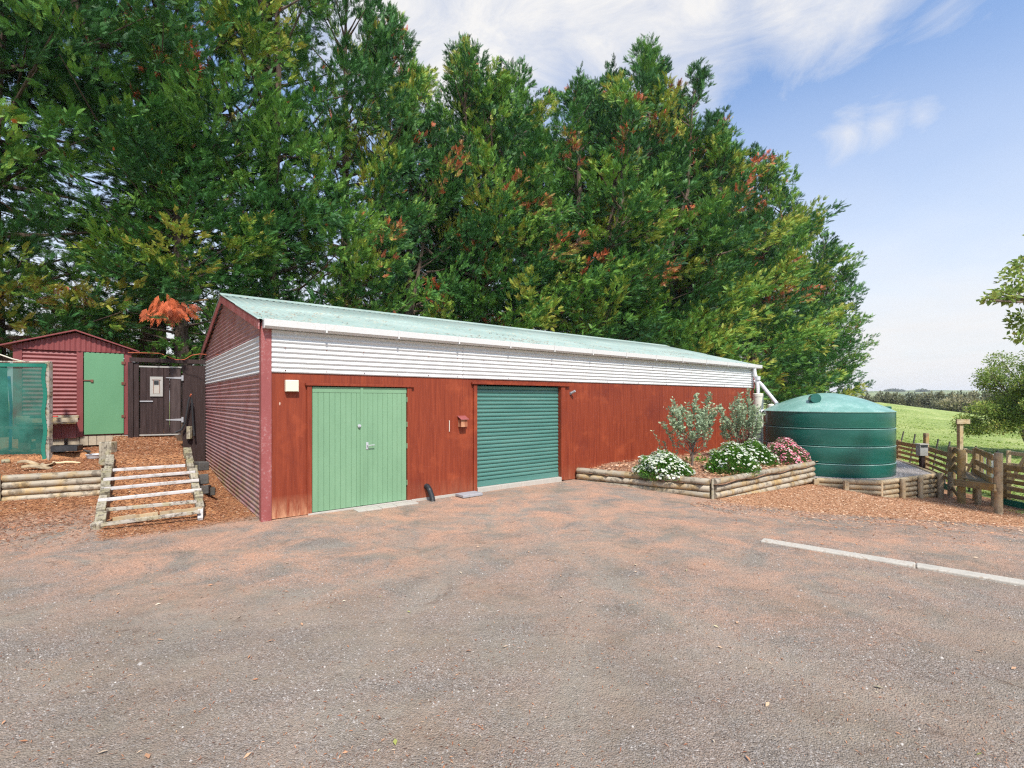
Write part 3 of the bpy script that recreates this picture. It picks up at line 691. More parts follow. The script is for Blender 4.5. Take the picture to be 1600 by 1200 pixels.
# ------------------------------------------------------------------ garden shed
DL = Vector((-10.1, 11.6, 0))
def Q_(s, v, z): return DL+D*s+G*v+Z3*z       # s along its front, v back
gs = thing('garden_shed', Q_(0, 0, .75), 'small maroon corrugated garden shed with bright green door on concrete blocks', 'shed')
AX = (D, G, Z3)
def qb(m, s0, s1, v0, v1, z0, z1): return m.box(Q_((s0+s1)/2, (v0+v1)/2, (z0+z1)/2), ((s1-s0)/2, (v1-v0)/2, (z1-z0)/2))
m = MB(); corr_sheet(m, Q_(-1.06, -.01, 1.28), D, Z3, .97, 1.66, -G, .011, .092)
m.build('front_cladding', 'shed_maroon', gs, smooth=True)
m = MB(); qb(m, -1.175, -1.03, -.03, .03, .95, 2.95); qb(m, -.12, -.005, -.03, .03, .95, 2.99); qb(m, .755, .90, -.03, .03, .97, 2.99)
m.build('corner_trim', 'shed_maroon', gs, bevel=.004)
m = MB(); qb(m, -1.16, .88, .02, 2.0, .97, 1.02); qb(m, -1.16, -1.13, .03, 2.0, 1, 2.95); qb(m, .86, .89, .03, 2.0, 1, 2.95); qb(m, -1.1, .88, 1.97, 2.0, 1, 2.95); qb(m, -1.1, .85, .03, .05, 2.85, 2.97); qb(m, -1.03, -.12, .0, .02, .97, 2.9)
m.build('wall', 'shed_maroon', gs)
# gable: vertical corrugation
m = MB(); i0 = 0; n_ = 160
for a in range(n_+1):
    s_ = -1.20+2.13*a/n_; off = .011*math.sin(2*math.pi*s_/.092)
    ap = .16; zt = 2.99+(3.385-2.99)*(1-abs(s_-(-.135))/1.15)
    m.v += [Q_(s_, -.045-off, 2.955), Q_(s_, -.045-off, max(zt, 2.96))]
for a in range(n_): m.f.append([2*a, 2*a+2, 2*a+3, 2*a+1])
m.build('gable', 'shed_maroon', gs, smooth=True)
m = MB()
for s0, s1, za, zb in ((-1.36, -.135, 2.99, 3.42), (-.135, 1.05, 3.42, 2.99)):
    m.prism([Q_(s0, -.16, za), Q_(s1, -.16, zb), Q_(s1, -.16, zb+.03), Q_(s0, -.16, za+.03)], G*2.3)
m.build('roof', 'shed_maroon', gs)
m = MB(); qb(m, .01, .745, -.035, -.0, 1.0, 2.94); sd_ = m.build('door', 'shed_door_green', gs, bevel=.004)
for z in (1.42, 2.22, 2.72): qb(MB(), .70, .775, -.05, -.036, z-.035, z+.035).build('hinge', 'rust', sd_, bevel=.003)
m = MB(); qb(m, .0, .17, -.055, -.037, 2.265, 2.29); qb(m, .13, .18, -.06, -.037, 2.235, 2.30); m.build('latch', 'rust', sd_, bevel=.003)
for k in range(6): qb(MB(), -.06+k*.152, .085+k*.152, .0, .14, .74, .965).build('concrete_block', 'block', gs, bevel=.006)
for s0, s1 in ((-1.10, -.9), (-.82, -.62), (-.54, -.34), (-.28, -.07)): qb(MB(), s0, s1, .04, .2, .6, .965).build('concrete_block', 'block', gs, bevel=.006)
qb(MB(), .76, .90, -.03, .1, .72, .955).build('corner_block', 'slate_grey', gs, bevel=.006)
m = MB()
for k in range(7): qb(m, -1.03+.13*k, -.905+.13*k, -.02, -.012+.004*(k % 2), .93, 1.27)
m.build('skirt_boards', 'maroon_trim', gs)
# shelf on the wall
sh = thing('wall_shelf', Q_(-.6, -.2, 1.2), 'weathered timber trough shelf fixed along the front of the garden shed', 'shelf')
along('board', Q_(-1.12, -.30, 1.36), Q_(-.08, -.30, 1.36), .03, .10, 'log_wood', sh)
along('board', Q_(-1.12, -.16, 1.285), Q_(-.12, -.16, 1.285), .26, .03, 'log_wood', sh)
along('board', Q_(-1.12, -.055, 1.43), Q_(-.08, -.055, 1.43), .03, .06, 'log_wood', sh)
t_ = thing('hand_brush', Q_(-.75, -.2, 1.31), 'black hand brush with red handle lying on the garden shed shelf', 'brush')
MB().tube([Q_(-.42, -.26, 1.44), Q_(-.62, -.24, 1.445)], [.016, .02], 10).build('handle', 'bright_red', t_)
qb(MB(), -.88, -.62, -.27, -.19, 1.40, 1.47).build('bristles', 'black_plastic', t_, bevel=.006)

# side fence of dark boards, gate, upper beam
GL = Vector((-8.95, 11.85, 0)); GR = Vector((-8.2, 12.2, 0)); GD = (GR-GL).normalized(); GN = Vector((-GD.y, GD.x, 0)); gw = (GR-GL).length
gt = thing('side_gate', GL+Z3*.95, 'dark brown boarded gate with pale strap hinges between garden shed and red shed', 'gate')
def gb(m, a, b, n0, n1, z0, z1): return m.box(GL+GD*(a+b)/2+GN*(n0+n1)/2+Z3*(z0+z1)/2, ((b-a)/2, (n1-n0)/2, (z1-z0)/2), (GD, GN, Z3))
m = MB(); nb = 7
for k in range(nb): gb(m, gw*k/nb+.004, gw*(k+1)/nb-.004, -.02-.003*(k % 2), 0, .99, 2.60)
m.build('gate_boards', 'dark_brown_wood', gt, bevel=.002)
gb(MB(), gw-.20, gw-.01, -.035, -.025, 1.0, 2.58).build('replacement_board', 'dark_brown_pale', gt)
gb(MB(), -.02, gw+.02, -.03, 0, 2.605, 2.64).build('top_rail', 'grey_box', gt); gb(MB(), -.01, gw, -.03, 0, .955, .985).build('bottom_rail', 'grey_box', gt)
for z in (1.33, 2.36):
    m = MB(); m.prism([GL+GD*(gw-.31)-GN*.045+Z3*(z-.008), GL+GD*(gw+.01)-GN*.045+Z3*(z-.03), GL+GD*(gw+.01)-GN*.045+Z3*(z+.03), GL+GD*(gw-.31)-GN*.045+Z3*(z+.008)], GN*.008); gb(m, gw+.012, gw+.055, -.048, -.036, z-.065, z+.065); m.build('strap_hinge', 'slate_grey', gt)
m = MB(); gb(m, .0, .26, -.045, -.025, 1.77, 1.80); m.build('latch_bar', 'slate_grey', gt)
pf = gb(MB(), .20, .46, -.05, -.026, 1.90, 2.38).build('pet_flap_frame', 'grey_box', gt, bevel=.005)
gb(MB(), .285, .375, -.058, -.051, 2.19, 2.28).build('dark_window', 'black_plastic', pf); gb(MB(), .255, .405, -.056, -.051, 1.97, 2.16).build('flap', 'concrete', pf)
m = MB(); gb(m, .27, .28, -.06, -.0565, 1.98, 2.3); gb(m, .385, .395, -.06, -.0565, 1.98, 2.3); gb(m, .24, .42, -.06, -.0565, 2.30, 2.31); m.build('slide_rail', 'rust', pf)
sf = thing('board_fence', GL+Z3*.9, 'dark brown board screen framing the gate and meeting the red shed wall', 'fence')
m = MB(); gb(m, -.23, -.13, -.05, .05, .75, 2.72); m.build('post', 'dark_brown_wood', sf); m = MB(); gb(m, -.125, -.028, -.02, .02, .9, 2.72); m.build('post', 'dark_brown_wood', sf)
WE = P(-.03, 6.62, 0); PD = (WE-GR).normalized(); PN = Vector((-PD.y, PD.x, 0)); pw = (WE-GR).length
m = MB()
for k in range(5): m.box(GR+PD*(.03+(pw-.03)*(k+.5)/5)-PN*(.003*(k % 2))+Z3*1.38, ((pw-.03)/10+.002, .015, 1.3), (PD, PN, Z3))
m.build('boards', 'dark_brown_wood', sf, bevel=.002)
m = MB(); m.box((GL+WE)/2+Z3*2.78-GN*.03, ((WE-GL).length/2+.2, .03, .05), ((WE-GL).normalized(), Vector((-(WE-GL).normalized().y, (WE-GL).normalized().x, 0)), Z3)); m.build('top_beam', 'dark_brown_wood', sf)
# dark slatted return between garden shed and gate
along('post', GR+Z3*.85-GN*.06-GD*0+GD*.18, GR+Z3*1.16-GN*.06+GD*.18, .09, .09, 'block_wood', sf)
# black hose hung on the screen
t_ = thing('garden_hose', GR+Z3*1.0, 'black hose looped over a peg on the dark screen right of the gate', 'hose')
MB().tube([GR+GD*a_+Z3*z_-GN*.12 for a_, z_ in ((-.10, 1.02), (.02, 1.08), (.10, 1.25), (.14, 1.55), (.17, 1.78), (.20, 1.90), (.24, 1.83), (.255, 1.5), (.27, 1.15), (.29, .93))], .022, 8).build('hose', 'black_plastic', t_)
MB().tube([GR+GD*.19-GN*.1+Z3*1.88, GR+GD*.23-GN*.16+Z3*1.96], .016, 8).build('brass_end', 'orange_cord', t_)
# cord
cp = [at(200, 551, 12.0), at(250, 552, 12.0), at(262, 557, 12.0), at(275, 562, 12.0), at(288, 562, 12.0), at(300, 555, 12.0), at(312, 553, 12.0), at(326, 554, 12.3), at(345, 554, 10.5), at(352, 552, 10.3)]
t_ = tag(MB().tube(cp, .008, 6).build('cord', 'orange_cord', loc=cp[0]), 'thin orange cord strung above the gate to the red shed wall', 'cord')

# ------------------------------------------------------------------ shade-cloth cage, far left
cg = thing('shade_cage', (-9.4, 9.95, .58), 'green shade cloth cage on a pale timber frame in front of the garden shed', 'cage')
pr_ = Vector((-.941*9.9, 9.9, 0)); CD = Vector((-1, -.12, 0)).normalized()
def cpt(a, z, b=0): return pr_+CD*a+Vector((-.95, 1, 0)).normalized()*b+Z3*z
along('post', cpt(0, .56), cpt(0, 2.55), .085, .085, 'tread_mossy', cg); along('post', cpt(2.3, .5), cpt(2.3, 2.55), .07, .07, 'tread_mossy', cg)
along('post', cpt(0, .6, 1.1), cpt(0, 2.5, 1.1), .06, .06, 'tread_mossy', cg)
along('top_rail', cpt(-.04, 2.575), cpt(2.34, 2.575), .07, .03, 'tread_mossy', cg); along('side_rail', cpt(0, 2.52, .05), cpt(0, 2.48, 1.1), .05, .04, 'tread_mossy', cg)
def cloth(nm, pf_, nu, nv, parent, mat='shade_cloth'):
    V_ = []; F_ = []
    for a in range(nu+1):
        for b in range(nv+1): V_.append(pf_(a/nu, b/nv))
    for a in range(nu):
        for b in range(nv): q = a*(nv+1)+b; F_.append([q, q+1, q+nv+2, q+nv+1])
    m = MB(); m.v = V_; m.f = F_; return m.build(nm, mat, parent, smooth=True)
def wave(a, b): return .012*math.sin(a*9+b*4)+.008*math.sin(b*13+a*3)
cl = cloth('cloth', lambda a, b: cpt(.06+2.2*a+(.015*math.sin(b*9)), .62+1.92*b, -.045+wave(a*2, b)), 24, 24, cg)
m = MB(); 
for k in range(24):
    z = .62+1.92*k/24; a = .055+.018*math.sin(k*.7); m.box(cpt(a+.03, z+.04, -.062), (.035, .003, .041), (CD, Vector((0, 1, 0)), Z3))
m.box(cpt(1.2, 2.51, -.062), (1.12, .003, .035), (CD, Vector((.12, -1, 0)).normalized(), Z3)); m.build('hem', 'cloth_hem', cl)
along('mid_rail', cpt(.05, 1.25, .02), cpt(2.25, 1.28, .02), .04, .05, 'tread_mossy', cg)
t_ = tag(MB().tube([cpt(.72, .7, .45), cpt(.70, 1.7, .42), cpt(.74, 2.3, .4)], .025, 8).build('water_pipe', 'blue_plastic', loc=cpt(.72, .6, .45)), 'blue plastic pipe standing inside the green shade cage', 'pipe')
t_ = tag(MB().tube([at(-20, 548, 10.4), at(0, 554, 10.4), at(20, 561, 10.4), at(37, 565, 10.0)], .014, 8).build('rope', 'rope', loc=at(0, 554, 10.4)), 'white and black rope slung over the top left of the shade cage', 'rope')

# ------------------------------------------------------------------ log retaining wall left
lw = thing('log_retaining_wall', (-7.9, 8.5, .1), 'low wall of four stacked weathered round logs left of the timber ramp', 'retaining wall')
Wr = Vector((-7.27, 8.80, 0)); Wl = Vector((-8.57, 8.24, 0)); wd = (Wr-Wl).normalized()
for k in range(4):
    along('log', Wl+wd*(.04)+Z3*(.135+.118*k), Wr+wd*(-.02)+Z3*(.155+.118*k), 0, 0, 'log_wood', lw, r=.062, wob=.0008)
for k in range(4):
    along('log', Wl-wd*2.6+Z3*(.10+.118*k), Wl-wd*.06+Z3*(.135+.118*k), 0, 0, 'log_wood', lw, r=.062, wob=.0008)
along('post', Wl+Vector((.0, -.075, .0)), Wl+Vector((.0, -.075, .58)), .11, .07, 'block_wood', lw); along('post', Wr+Vector((.03, -.06, .0)), Wr+Vector((.03, -.06, .60)), .08, .06, 'block_wood', lw)

# ------------------------------------------------------------------ timber ramp
rp = thing('timber_ramp', (-5.3, 7.2, 0), 'needle filled timber ramp with six pale cross battens and blocky side rails', 'ramp')
L0 = Vector((-5.85, 6.99, .02)); LT = Vector((-7.33, 9.0, .74)); R0 = Vector((-4.68, 7.44, .02)); RT = Vector((-6.16, 9.33, .80))
def proj_y(p): return HOR+F*(CAMZ-p.z)/p.y
def solve(a, b, y_, dz=0):
    lo, hi = -.1, 1.1
    for _ in range(40):
        mid = (lo+hi)/2; p = a.lerp(b, mid)+Z3*dz
        if proj_y(p) > y_: lo = mid
        else: hi = mid
    return a.lerp(b, (lo+hi)/2)
def rail(a, b, n_, skip=0):
    x = (b-a).normalized()
    for k in range(n_):
        f0 = k/n_; f1 = (k+.93)/n_; j = random.uniform(-.02, .02); hh = random.uniform(.09, .125)
        s_ = Vector((j, 0, 0)); al = .10 if k % 2 else .075
        along('rail_block', a.lerp(b, f0)+s_+Z3*(al/2+.02*(k % 2)), a.lerp(b, f1)+s_+Z3*(al/2+.02*(k % 2)), random.uniform(.10, .13), hh, 'block_wood', rp, bevel=.012)
rail(L0, LT, 9); rail(R0+(RT-R0)*.09, RT, 8)
along('rail_end', R0-Vector((.0, .05, 0)), R0.lerp(RT, .10)+Z3*.03, .07, .05, 'tread_wood', rp)
along('rail_end', L0-Vector((-.02, .12, .0)), L0+Z3*.03, .12, .12, 'tread_mossy', rp, bevel=.02)
for (ly, ry, mt, ex0, ex1) in ((733, 725, 'tread_wood', -.07, -.09), (747, 736, 'tread_wood', .04, .04), (762, 749, 'tread_wood', .05, .06), (779, 764, 'tread_wood', .06, .06), (795, 781, 'tread_mossy', -.06, -.04), (818, 797, 'tread_mossy', -.02, -.03)):
    a = solve(L0, LT, ly, .13); b = solve(R0, RT, ry, .13); x = (b-a).normalized()
    along('batten', a-x*ex0+Z3*.11, b+x*ex1+Z3*.11, .045, .05, mt, rp, bevel=.005)
a = L0.lerp(LT, .03)+Z3*.0; b = R0.lerp(RT, .09)
x = (b-a).normalized()
for k in range(4):
    along('riser_board', a+x*(.14+.28*k)+Vector((0, -.02*(k % 2), .02)), a+x*(.14+.28*k+.27)+Vector((0, -.02*(k % 2), .03)), .025, .09, 'log_brown', rp, bevel=.004)
# post and cut log at the top left of the ramp
t_ = thing('short_post', at(169, 716, 9.6), 'short squared timber post standing at the top left corner of the ramp', 'post')
p_ = at(169, 719, 9.6); along('post', p_-Z3*.12, p_+Z3*.36, .24, .16, 'block_wood', t_, bevel=.015)
t_ = tag(along('cut_log', at(161, 722, 8.9), at(164, 716, 9.5), 0, 0, 'block_wood', None, r=.065), 'short round log end lying beside the top of the ramp', 'log')
# dark sleeper blocks right of the ramp
for k, (px, py, sz, lb) in enumerate(((318, 728, .17, 'upper dark timber block behind the ramp by the corrugated wall'), (319, 749, .18, 'middle dark timber block stacked right of the ramp'), (324, 765, .15, 'lowest dark timber block right of the ramp, lying furthest to the left'), (333, 768, .14, 'small dark timber block nearest the corrugated gable wall'))):
    Yk = (9.7, 8.9, 8.6, 8.75)[k]; p_ = at(px, py, Yk); p_.x -= .05; u_, v_ = UV(p_.x, p_.y)
    if u_ > -.16: p_ = P(-.16, v_, p_.z)
    o = MB().box(p_, (sz*.55, sz*.8, sz*.5), (D, G, Z3)).build('sleeper_block', 'dark_sleeper', loc=p_, bevel=.015)
    o.rotation_euler = (random.uniform(-.15, .15), random.uniform(-.15, .15), random.uniform(-.4, .4)); tag(o, lb, 'timber block', 'dark timber blocks right of the ramp')
t_ = tag(along('stake', at(307, 758, 8.75), at(306, 727, 8.75), .05, .035, 'block_wood', None), 'thin upright stake holding the right rail of the ramp', 'stake')

# bowl, tray, offcuts on the terrace
p_ = at(149, 709, 10.2); p_.z = H(p_.x, p_.y)+.01
t_ = tag(MB().lathe(p_, [(.001, .01), (.12, .012), (.15, .075), (.165, .08), (.165, .072), (.153, .066), (.13, .0), (.001, 0)], 28).build('metal_bowl', 'metal_grey', loc=p_), 'shallow metal feed bowl on the needles in front of the garden shed', 'bowl')
p_ = at(100, 710, 10.1); p_.z = H(p_.x, p_.y)+.06
m = MB(); X1 = Vector((.9, .4, 0)).normalized(); Y1 = Vector((-.4, .9, 0))
m.box(p_, (.26, .16, .012), (X1, Y1, Z3)); m.box(p_+Y1*.15+Z3*.05, (.26, .012, .05), (X1, Y1, Z3)); m.box(p_-Y1*.15+Z3*.05, (.26, .012, .05), (X1, Y1, Z3)); m.box(p_+X1*.25+Z3*.05, (.012, .14, .05), (X1, Y1, Z3)); m.box(p_-X1*.25+Z3*.05, (.012, .14, .05), (X1, Y1, Z3))
o = m.build('plastic_tray', 'black_plastic', loc=p_); tag(o, 'black plastic tray lying beside the shade cage post', 'tray')
offl = [(8, 728, .10, 'round end cut of a log resting on the left end of the log wall', 0), (30, 722, .2, 'flat bark slab lying behind the log wall below the cage', 1), (45, 730, .16, 'reddish bark piece on top of the log wall', 1), (58, 735, .2, 'curled bark piece hanging over the log wall top', 1), (75, 731, .16, 'thin bark strip right of the curled bark piece', 1), (104, 728, .2, 'pale split stick lying behind the log wall', 2), (122, 717, .06, 'small pale stone behind the log wall near the bowl', 0), (136, 720, .2, 'dark twisted root piece left of the ramp post', 2), (92, 720, .14, 'short orange bark chunk beside the black tray', 1), (18, 719, .15, 'bark scrap at the foot of the shade cloth', 1), (66, 722, .15, 'tan bark scrap in front of the cage post', 1)]
for px, py, sz, lb, kd in offl:
    Yk = 1.27*F/(py-HOR)*.99; p_ = at(px, py, Yk); 
    if p_.y < 8.45+.43*(p_.x+8.0): p_.y = 8.5+.43*(p_.x+8.0)
    p_.z = max(H(p_.x, p_.y), .5)+.03; a = random.uniform(0, 3)
    X1 = Vector((math.cos(a), math.sin(a), random.uniform(-.15, .15))).normalized()
    if kd == 0: o = along('wood_offcut', p_-X1*.05, p_+X1*.06, 0, 0, 'block_wood', None, r=sz*.5)
    elif kd == 2: o = along('wood_offcut', p_-X1*sz, p_+X1*sz, 0, 0, 'yellow_wood' if 'pale' in lb else 'dark_sleeper', None, r=.022, wob=.012)
    else:
        m = MB(); n_ = 7; Y1 = Vector((-X1.y, X1.x, .2)).normalized(); i0 = 0
        for q in range(n_+1):
            s_ = (q/n_-.5)*2; wq = sz*.38*(1-.5*abs(s_))*random.uniform(.8, 1.15); zz = .03*math.cos(s_*2+a)
            m.v += [p_+X1*s_*sz-Y1*wq+Z3*(zz), p_+X1*s_*sz+Z3*(zz+.03), p_+X1*s_*sz+Y1*wq+Z3*(zz-.005)]
        for q in range(n_): m.f += [[3*q, 3*q+1, 3*q+4, 3*q+3], [3*q+1, 3*q+2, 3*q+5, 3*q+4]]
        o = m.build('bark_piece', 'log_brown', loc=p_, smooth=True); md = o.modifiers.new('t', 'SOLIDIFY'); md.thickness = .012
    tag(o, lb, 'bark piece' if kd == 1 else 'wood piece', 'scraps of bark and wood behind the log wall')

# ------------------------------------------------------------------ concrete kerb strip
K = [(3.17+.03, 6.30, .0), (4.05, 5.55), (5.05+.15, 4.78), (6.9, 3.3)]
ka = Vector((3.2, 6.30, 0)); kb = Vector((7.3, 2.94, 0)); 
kx = (kb-ka).normalized(); ky = Vector((-kx.y, kx.x, 0))
m = MB()
for s0, s1 in ((0, 1.52), (1.526, 3.1), (3.106, (kb-ka).length)):
    m.box(ka+kx*(s0+s1)/2+Z3*-.018+ky*random.uniform(-.008, .008), ((s1-s0)/2, .085, .045), (kx, ky, Z3))
o = m.build('kerb', 'kerb_concrete', loc=ka, bevel=.012); tag(o, kind='structure')

# ------------------------------------------------------------------ garden bed and its edging
BL = P(6.56, -.02, 0); BC = Vector((3.95, 9.70, 0)); BR = Vector((7.70, 12.6, 0))
gbw = thing('log_garden_edging', BC, 'lichen spotted round log edging of the flower bed against the red shed', 'garden edging')
def logrow(a, b, zt0, zt1, n_, r, mat, parent, nm='log', ext=0):
    for k in range(n_):
        x = (b-a).normalized(); along(nm, a+Z3*(zt0-r-2*r*k)-x*ext, b+Z3*(zt1-r-2*r*k), 0, 0, mat, parent, r=r*1.03, wob=.0008)
BLn = Vector((BL.x+.02, BL.y-.03, 0))
logrow(BLn, BC+Vector((-.03, .05, 0)), .265, .255, 3, .0665, 'log_wood', gbw)
logrow(BC+Vector((.05, .04, 0)), BR, .255, .255, 4, .067, 'log_wood', gbw)
along('corner_post', BC+Z3*-.2, BC+Z3*.262, .05, .05, 'block_wood', gbw)
bx = Vector((8.15, 13.1, 0))
logrow(BR+Vector((.02, .04, 0)), Vector((7.35, 14.9, 0)), .25, .25, 4, .067, 'log_wood', gbw)
# soil mound inside
def inside_bed(x, y):
    def side(a, b): return (b.x-a.x)*(y-a.y)-(b.y-a.y)*(x-a.x)
    return min(side(BL, BC), side(BC, BR))
m = MB(); N = 44
us = np.linspace(6.45, 15.2, 70); vs_ = np.linspace(-3.9, .01, 34); idx = {}
for i, u_ in enumerate(us):
    for j, v_ in enumerate(vs_):
        p_ = P(u_, v_)
        d1 = ((BC-BL).cross(p_-BL)).z/(BC-BL).length; d2 = ((BR-BC).cross(p_-BC)).z/(BR-BC).length; d3 = ((Vector((7.35, 14.9, 0))-BR).cross(p_-BR)).z/(Vector((7.35, 14.9, 0))-BR).length
        d = min(d1, d2, d3 if p_.y > 12.6 else 9)
        if d > -.13:
            z = .16+.10*float(sm(0, 1.2, d))+.02*math.sin(u_*5+v_*3); idx[i, j] = len(m.v); m.v.append(p_+Z3*z)
for i in range(len(us)-1):
    for j in range(len(vs_)-1):
        q = [(i, j), (i+1, j), (i+1, j+1), (i, j+1)]
        if all(k in idx for k in q): m.f.append([idx[k] for k in q])
o = m.build('garden_soil', 'bed_soil', smooth=True); tag(o, kind='structure')
# bark chips in the bed
def bedp(n):
    out = []
    while len(out) < n:
        u_, v_ = random.uniform(6.5, 14), random.uniform(-3.4, -.05); p_ = P(u_, v_)
        if ((BC-BL).cross(p_-BL)).z > .1 and ((BR-BC).cross(p_-BC)).z > .15: out.append((p_.x, p_.y))
    return np.array(out)
o = scatter('garden_mulch', 5000, bedp, .07, 'chips', aspect=2.5); o.data.vertices.foreach_get
vco = np.empty(len(o.data.vertices)*3, np.float32); o.data.vertices.foreach_get('co', vco); vco = vco.reshape(-1, 3)
hh = hgt(vco[:, 0], vco[:, 1]); dB = np.minimum(((BC.x-BL.x)*(vco[:, 1]-BL.y)-(BC.y-BL.y)*(vco[:, 0]-BL.x))/(BC-BL).length, ((BR.x-BC.x)*(vco[:, 1]-BC.y)-(BR.y-BC.y)*(vco[:, 0]-BC.x))/(BR-BC).length)
vco[:, 2] += .20+.09*sm(0, 1.2, dB)-hh; o.data.vertices.foreach_set('co', vco.ravel()); o.data.update(); tag(o, 'pale bark mulch over the flower bed soil', 'mulch', kind='stuff')

# ------------------------------------------------------------------ water tank on its gravel pad
tk = thing('water_tank', tkc, 'large round dark green plastic water tank with ribbed sides and pale domed roof', 'water tank')
zr = [0, .349, .798, 1.264, 1.69]
pf_ = [(R-.012, .0)]
for a, b in zip(zr[:-1], zr[1:]):
    last = b == zr[-1]
    pf_ += [(R-.004, a+.03), (R, a+.06), (R+.003, (a+b)/2), (R, b-.05), (R-.004, b-.026)]
    if not last: pf_ += [(R-.03, b-.014), (R-.034, b-.004), (R-.018, b+.004), (R-.002, b+.012), (R-.002, b+.02)]
MB().lathe(tkc, pf_, 96).build('body', 'tank_green', tk)
for z_ in zr[1:-1]: MB().lathe(tkc, [(R-.002, z_-.034), (R+.008, z_-.028), (R+.006, z_-.020), (R-.03, z_-.012)], 96).build('rim', 'tank_rim_sky_dust', tk)  # rings added for the painted sky highlight and dust below each groove
dome = [(R-.006, 1.668), (R+.012, 1.672), (R+.014, 1.69), (R-.02, 1.705)]
for k in range(1, 13):
    r_ = (R-.02)*(1-k/12); dome.append((max(r_, .001), 1.705+.50*(1-(r_/(R-.02))**1.75)))
MB().lathe(tkc, dome, 96).build('roof', 'tank_roof_sky_dust', tk)
h0 = Vector((8.28, 13.52, 1.84)); dr_ = Vector((-.25, -1, .12)).normalized()
MB().tube([h0, h0+dr_*.20], .13, 24).build('inlet_stub', 'tank_green', tk)
MB().tube([h0+Vector((.22, .1, -.02)), h0+Vector((.25, .12, .10))], .07, 16).build('vent_cap', 'tank_roof_sky_dust', tk)
e_ = Vector((tkc.x+R*.93, tkc.y-R*.25, 0)); MB().box((e_.x-.12, e_.y+.05, 1.57), (.16, .14, .07), (Vector((1, 0, 0)), Vector((0, 1, 0)), Z3)).build('overflow_box', 'tank_green', tk, bevel=.02)
# log edging of the tank pad
tw = thing('tank_pad_edging', (8.7, 12.4, -.6), 'low log edging with upright posts round the gravel pad under the water tank', 'retaining wall')
T0 = Vector((7.86, 12.72, 0)); TC = Vector((9.36, 12.45, 0)); T2 = Vector((11.35, 13.95, 0))
def trow(a, b, zt, n_, mat):
    logrow(a, b, zt, zt, n_, .0635, mat, tw)
TM = at(1323, 745, 12.35); TM.z = 0
T0 = at(1272, 742, 12.55); T0.z = 0; TC = at(1376, 750, 12.15); TC.z = 0; T2 = at(1462, 742, 13.3); T2.z = 0
zt = -.165
trow(T0+Vector((.06, 0, 0)), TM, zt, 3, 'log_brown'); trow(TM, TC, zt, 4, 'log_brown'); trow(TC+Vector((.02, .02, 0)), T2, zt, 5, 'log_brown')
for px, Yk, wd_ in ((1275, 12.4, .13), (1322, 12.2, .11)):
    p_ = at(px, 700, Yk); p_.z = 0; along('post', p_+Z3*-.75, p_+Z3*(zt-.01), wd_, .07, 'log_brown', tw, up=(0, 1, 0))
for f_, rr in ((.30, .058), (.62, .058), (1.0, .075)):
    p_ = TC.lerp(T2, f_)+Vector((.03, -.11, 0)); along('post', p_+Z3*-1.0, p_+Z3*(zt+(.03 if f_ > .9 else .0)), 0, 0, 'log_brown', tw, r=rr)
along('corner_post', TC+Vector((.0, -.03, -.8)), TC+Vector((.0, -.03, zt)), .05, .05, 'yellow_wood', tw)
m = MB(); m.poly([T0+Z3*(zt-.02)+Vector((0, .05, 0)), TM+Z3*(zt-.02)+Vector((0, .06, 0)), TC+Z3*(zt-.02)+Vector((0, .06, 0)), T2+Z3*(zt-.02)+Vector((-.05, .06, 0)), Vector((13.2, 17.2, zt-.02)), Vector((11.5, 19.5, zt-.02)), Vector((8.4, 17.6, zt-.02)), Vector((7.45, 14.6, zt-.02))])
o = m.build('tank_pad', 'tank_gravel'); tag(o, kind='structure')
along('log', T2+Vector((.05, .1, zt-.05)), Vector((13.25, 17.2, zt-.05)), 0, 0, 'log_brown', tw, r=.0635)
along('log', T2+Vector((.05, .1, zt-.18)), Vector((13.25, 17.2, zt-.18)), 0, 0, 'log_brown', tw, r=.0635)


# ------------------------------------------------------------------ stock yard fences, loading ramp
def fence(pts, label, zt=.22, nb=5, gap=.175, extra=None, gnd=-.88, first=True, strip=True):
    o = thing('yard_fence', Vector((pts[0][0], pts[0][1], gnd)), label, 'fence')
    for k, p in enumerate(pts):
        p = Vector((p[0], p[1], 0))
        h_ = zt+.04 if extra is None or k not in extra else extra[k]
        along('post', p+Z3*(gnd-.15), p+Z3*h_, .12, .12, 'fence_wood', o, up=(0, 1, 0), bevel=.01)
    for a, b in zip(pts[:-1], pts[1:]):
        a = Vector((a[0], a[1], 0)); b = Vector((b[0], b[1], 0)); x = (b-a).normalized(); nn = Vector((-x.y, x.x, 0))
        if nn.x > 0: nn = -nn
        for k in range(nb):
            z = zt-.06-gap*k
            along('rail', a+nn*.078-x*.0+Z3*(z+random.uniform(-.012, .012)), b+nn*.078+Z3*(z+random.uniform(-.012, .012)), .024, .10 if k else .14, 'fence_wood', o, bevel=.003)
        if strip:
            along('kick_strip', a+nn*.10+Z3*(gnd+.09), b+nn*.10+Z3*(gnd+.09), .012, .2, 'cloth_hem', o, bevel=0)
    return o
pA = at(1447, 0, 17.0); pB = at(1487, 0, 14.6); pC = at(1573, 0, 12.55)
pm = (pB+pC)/2
fence([(15.6, 21.2), (15.0, 19.1), (pA.x, pA.y), (pB.x, pB.y)], 'mossy timber rail fence running from behind the water tank to the loading ramp', .24, extra={2: .68, 3: .42})
fence([(pC.x, pC.y), (12.55, 10.6), (12.4, 8.7)], 'lichen covered rail fence on the right of the loading ramp', .17)
lr = thing('loading_ramp', (11.2, 11.8, -.85), 'raised timber stock loading ramp with two thick round posts and slatted side', 'loading ramp')
P1 = Vector((11.35, 12.43, 0)); P2 = Vector((11.04, 11.17, 0)); P3 = Vector((12.33, 13.8, 0)); P4 = Vector((12.3, 13.05, 0))
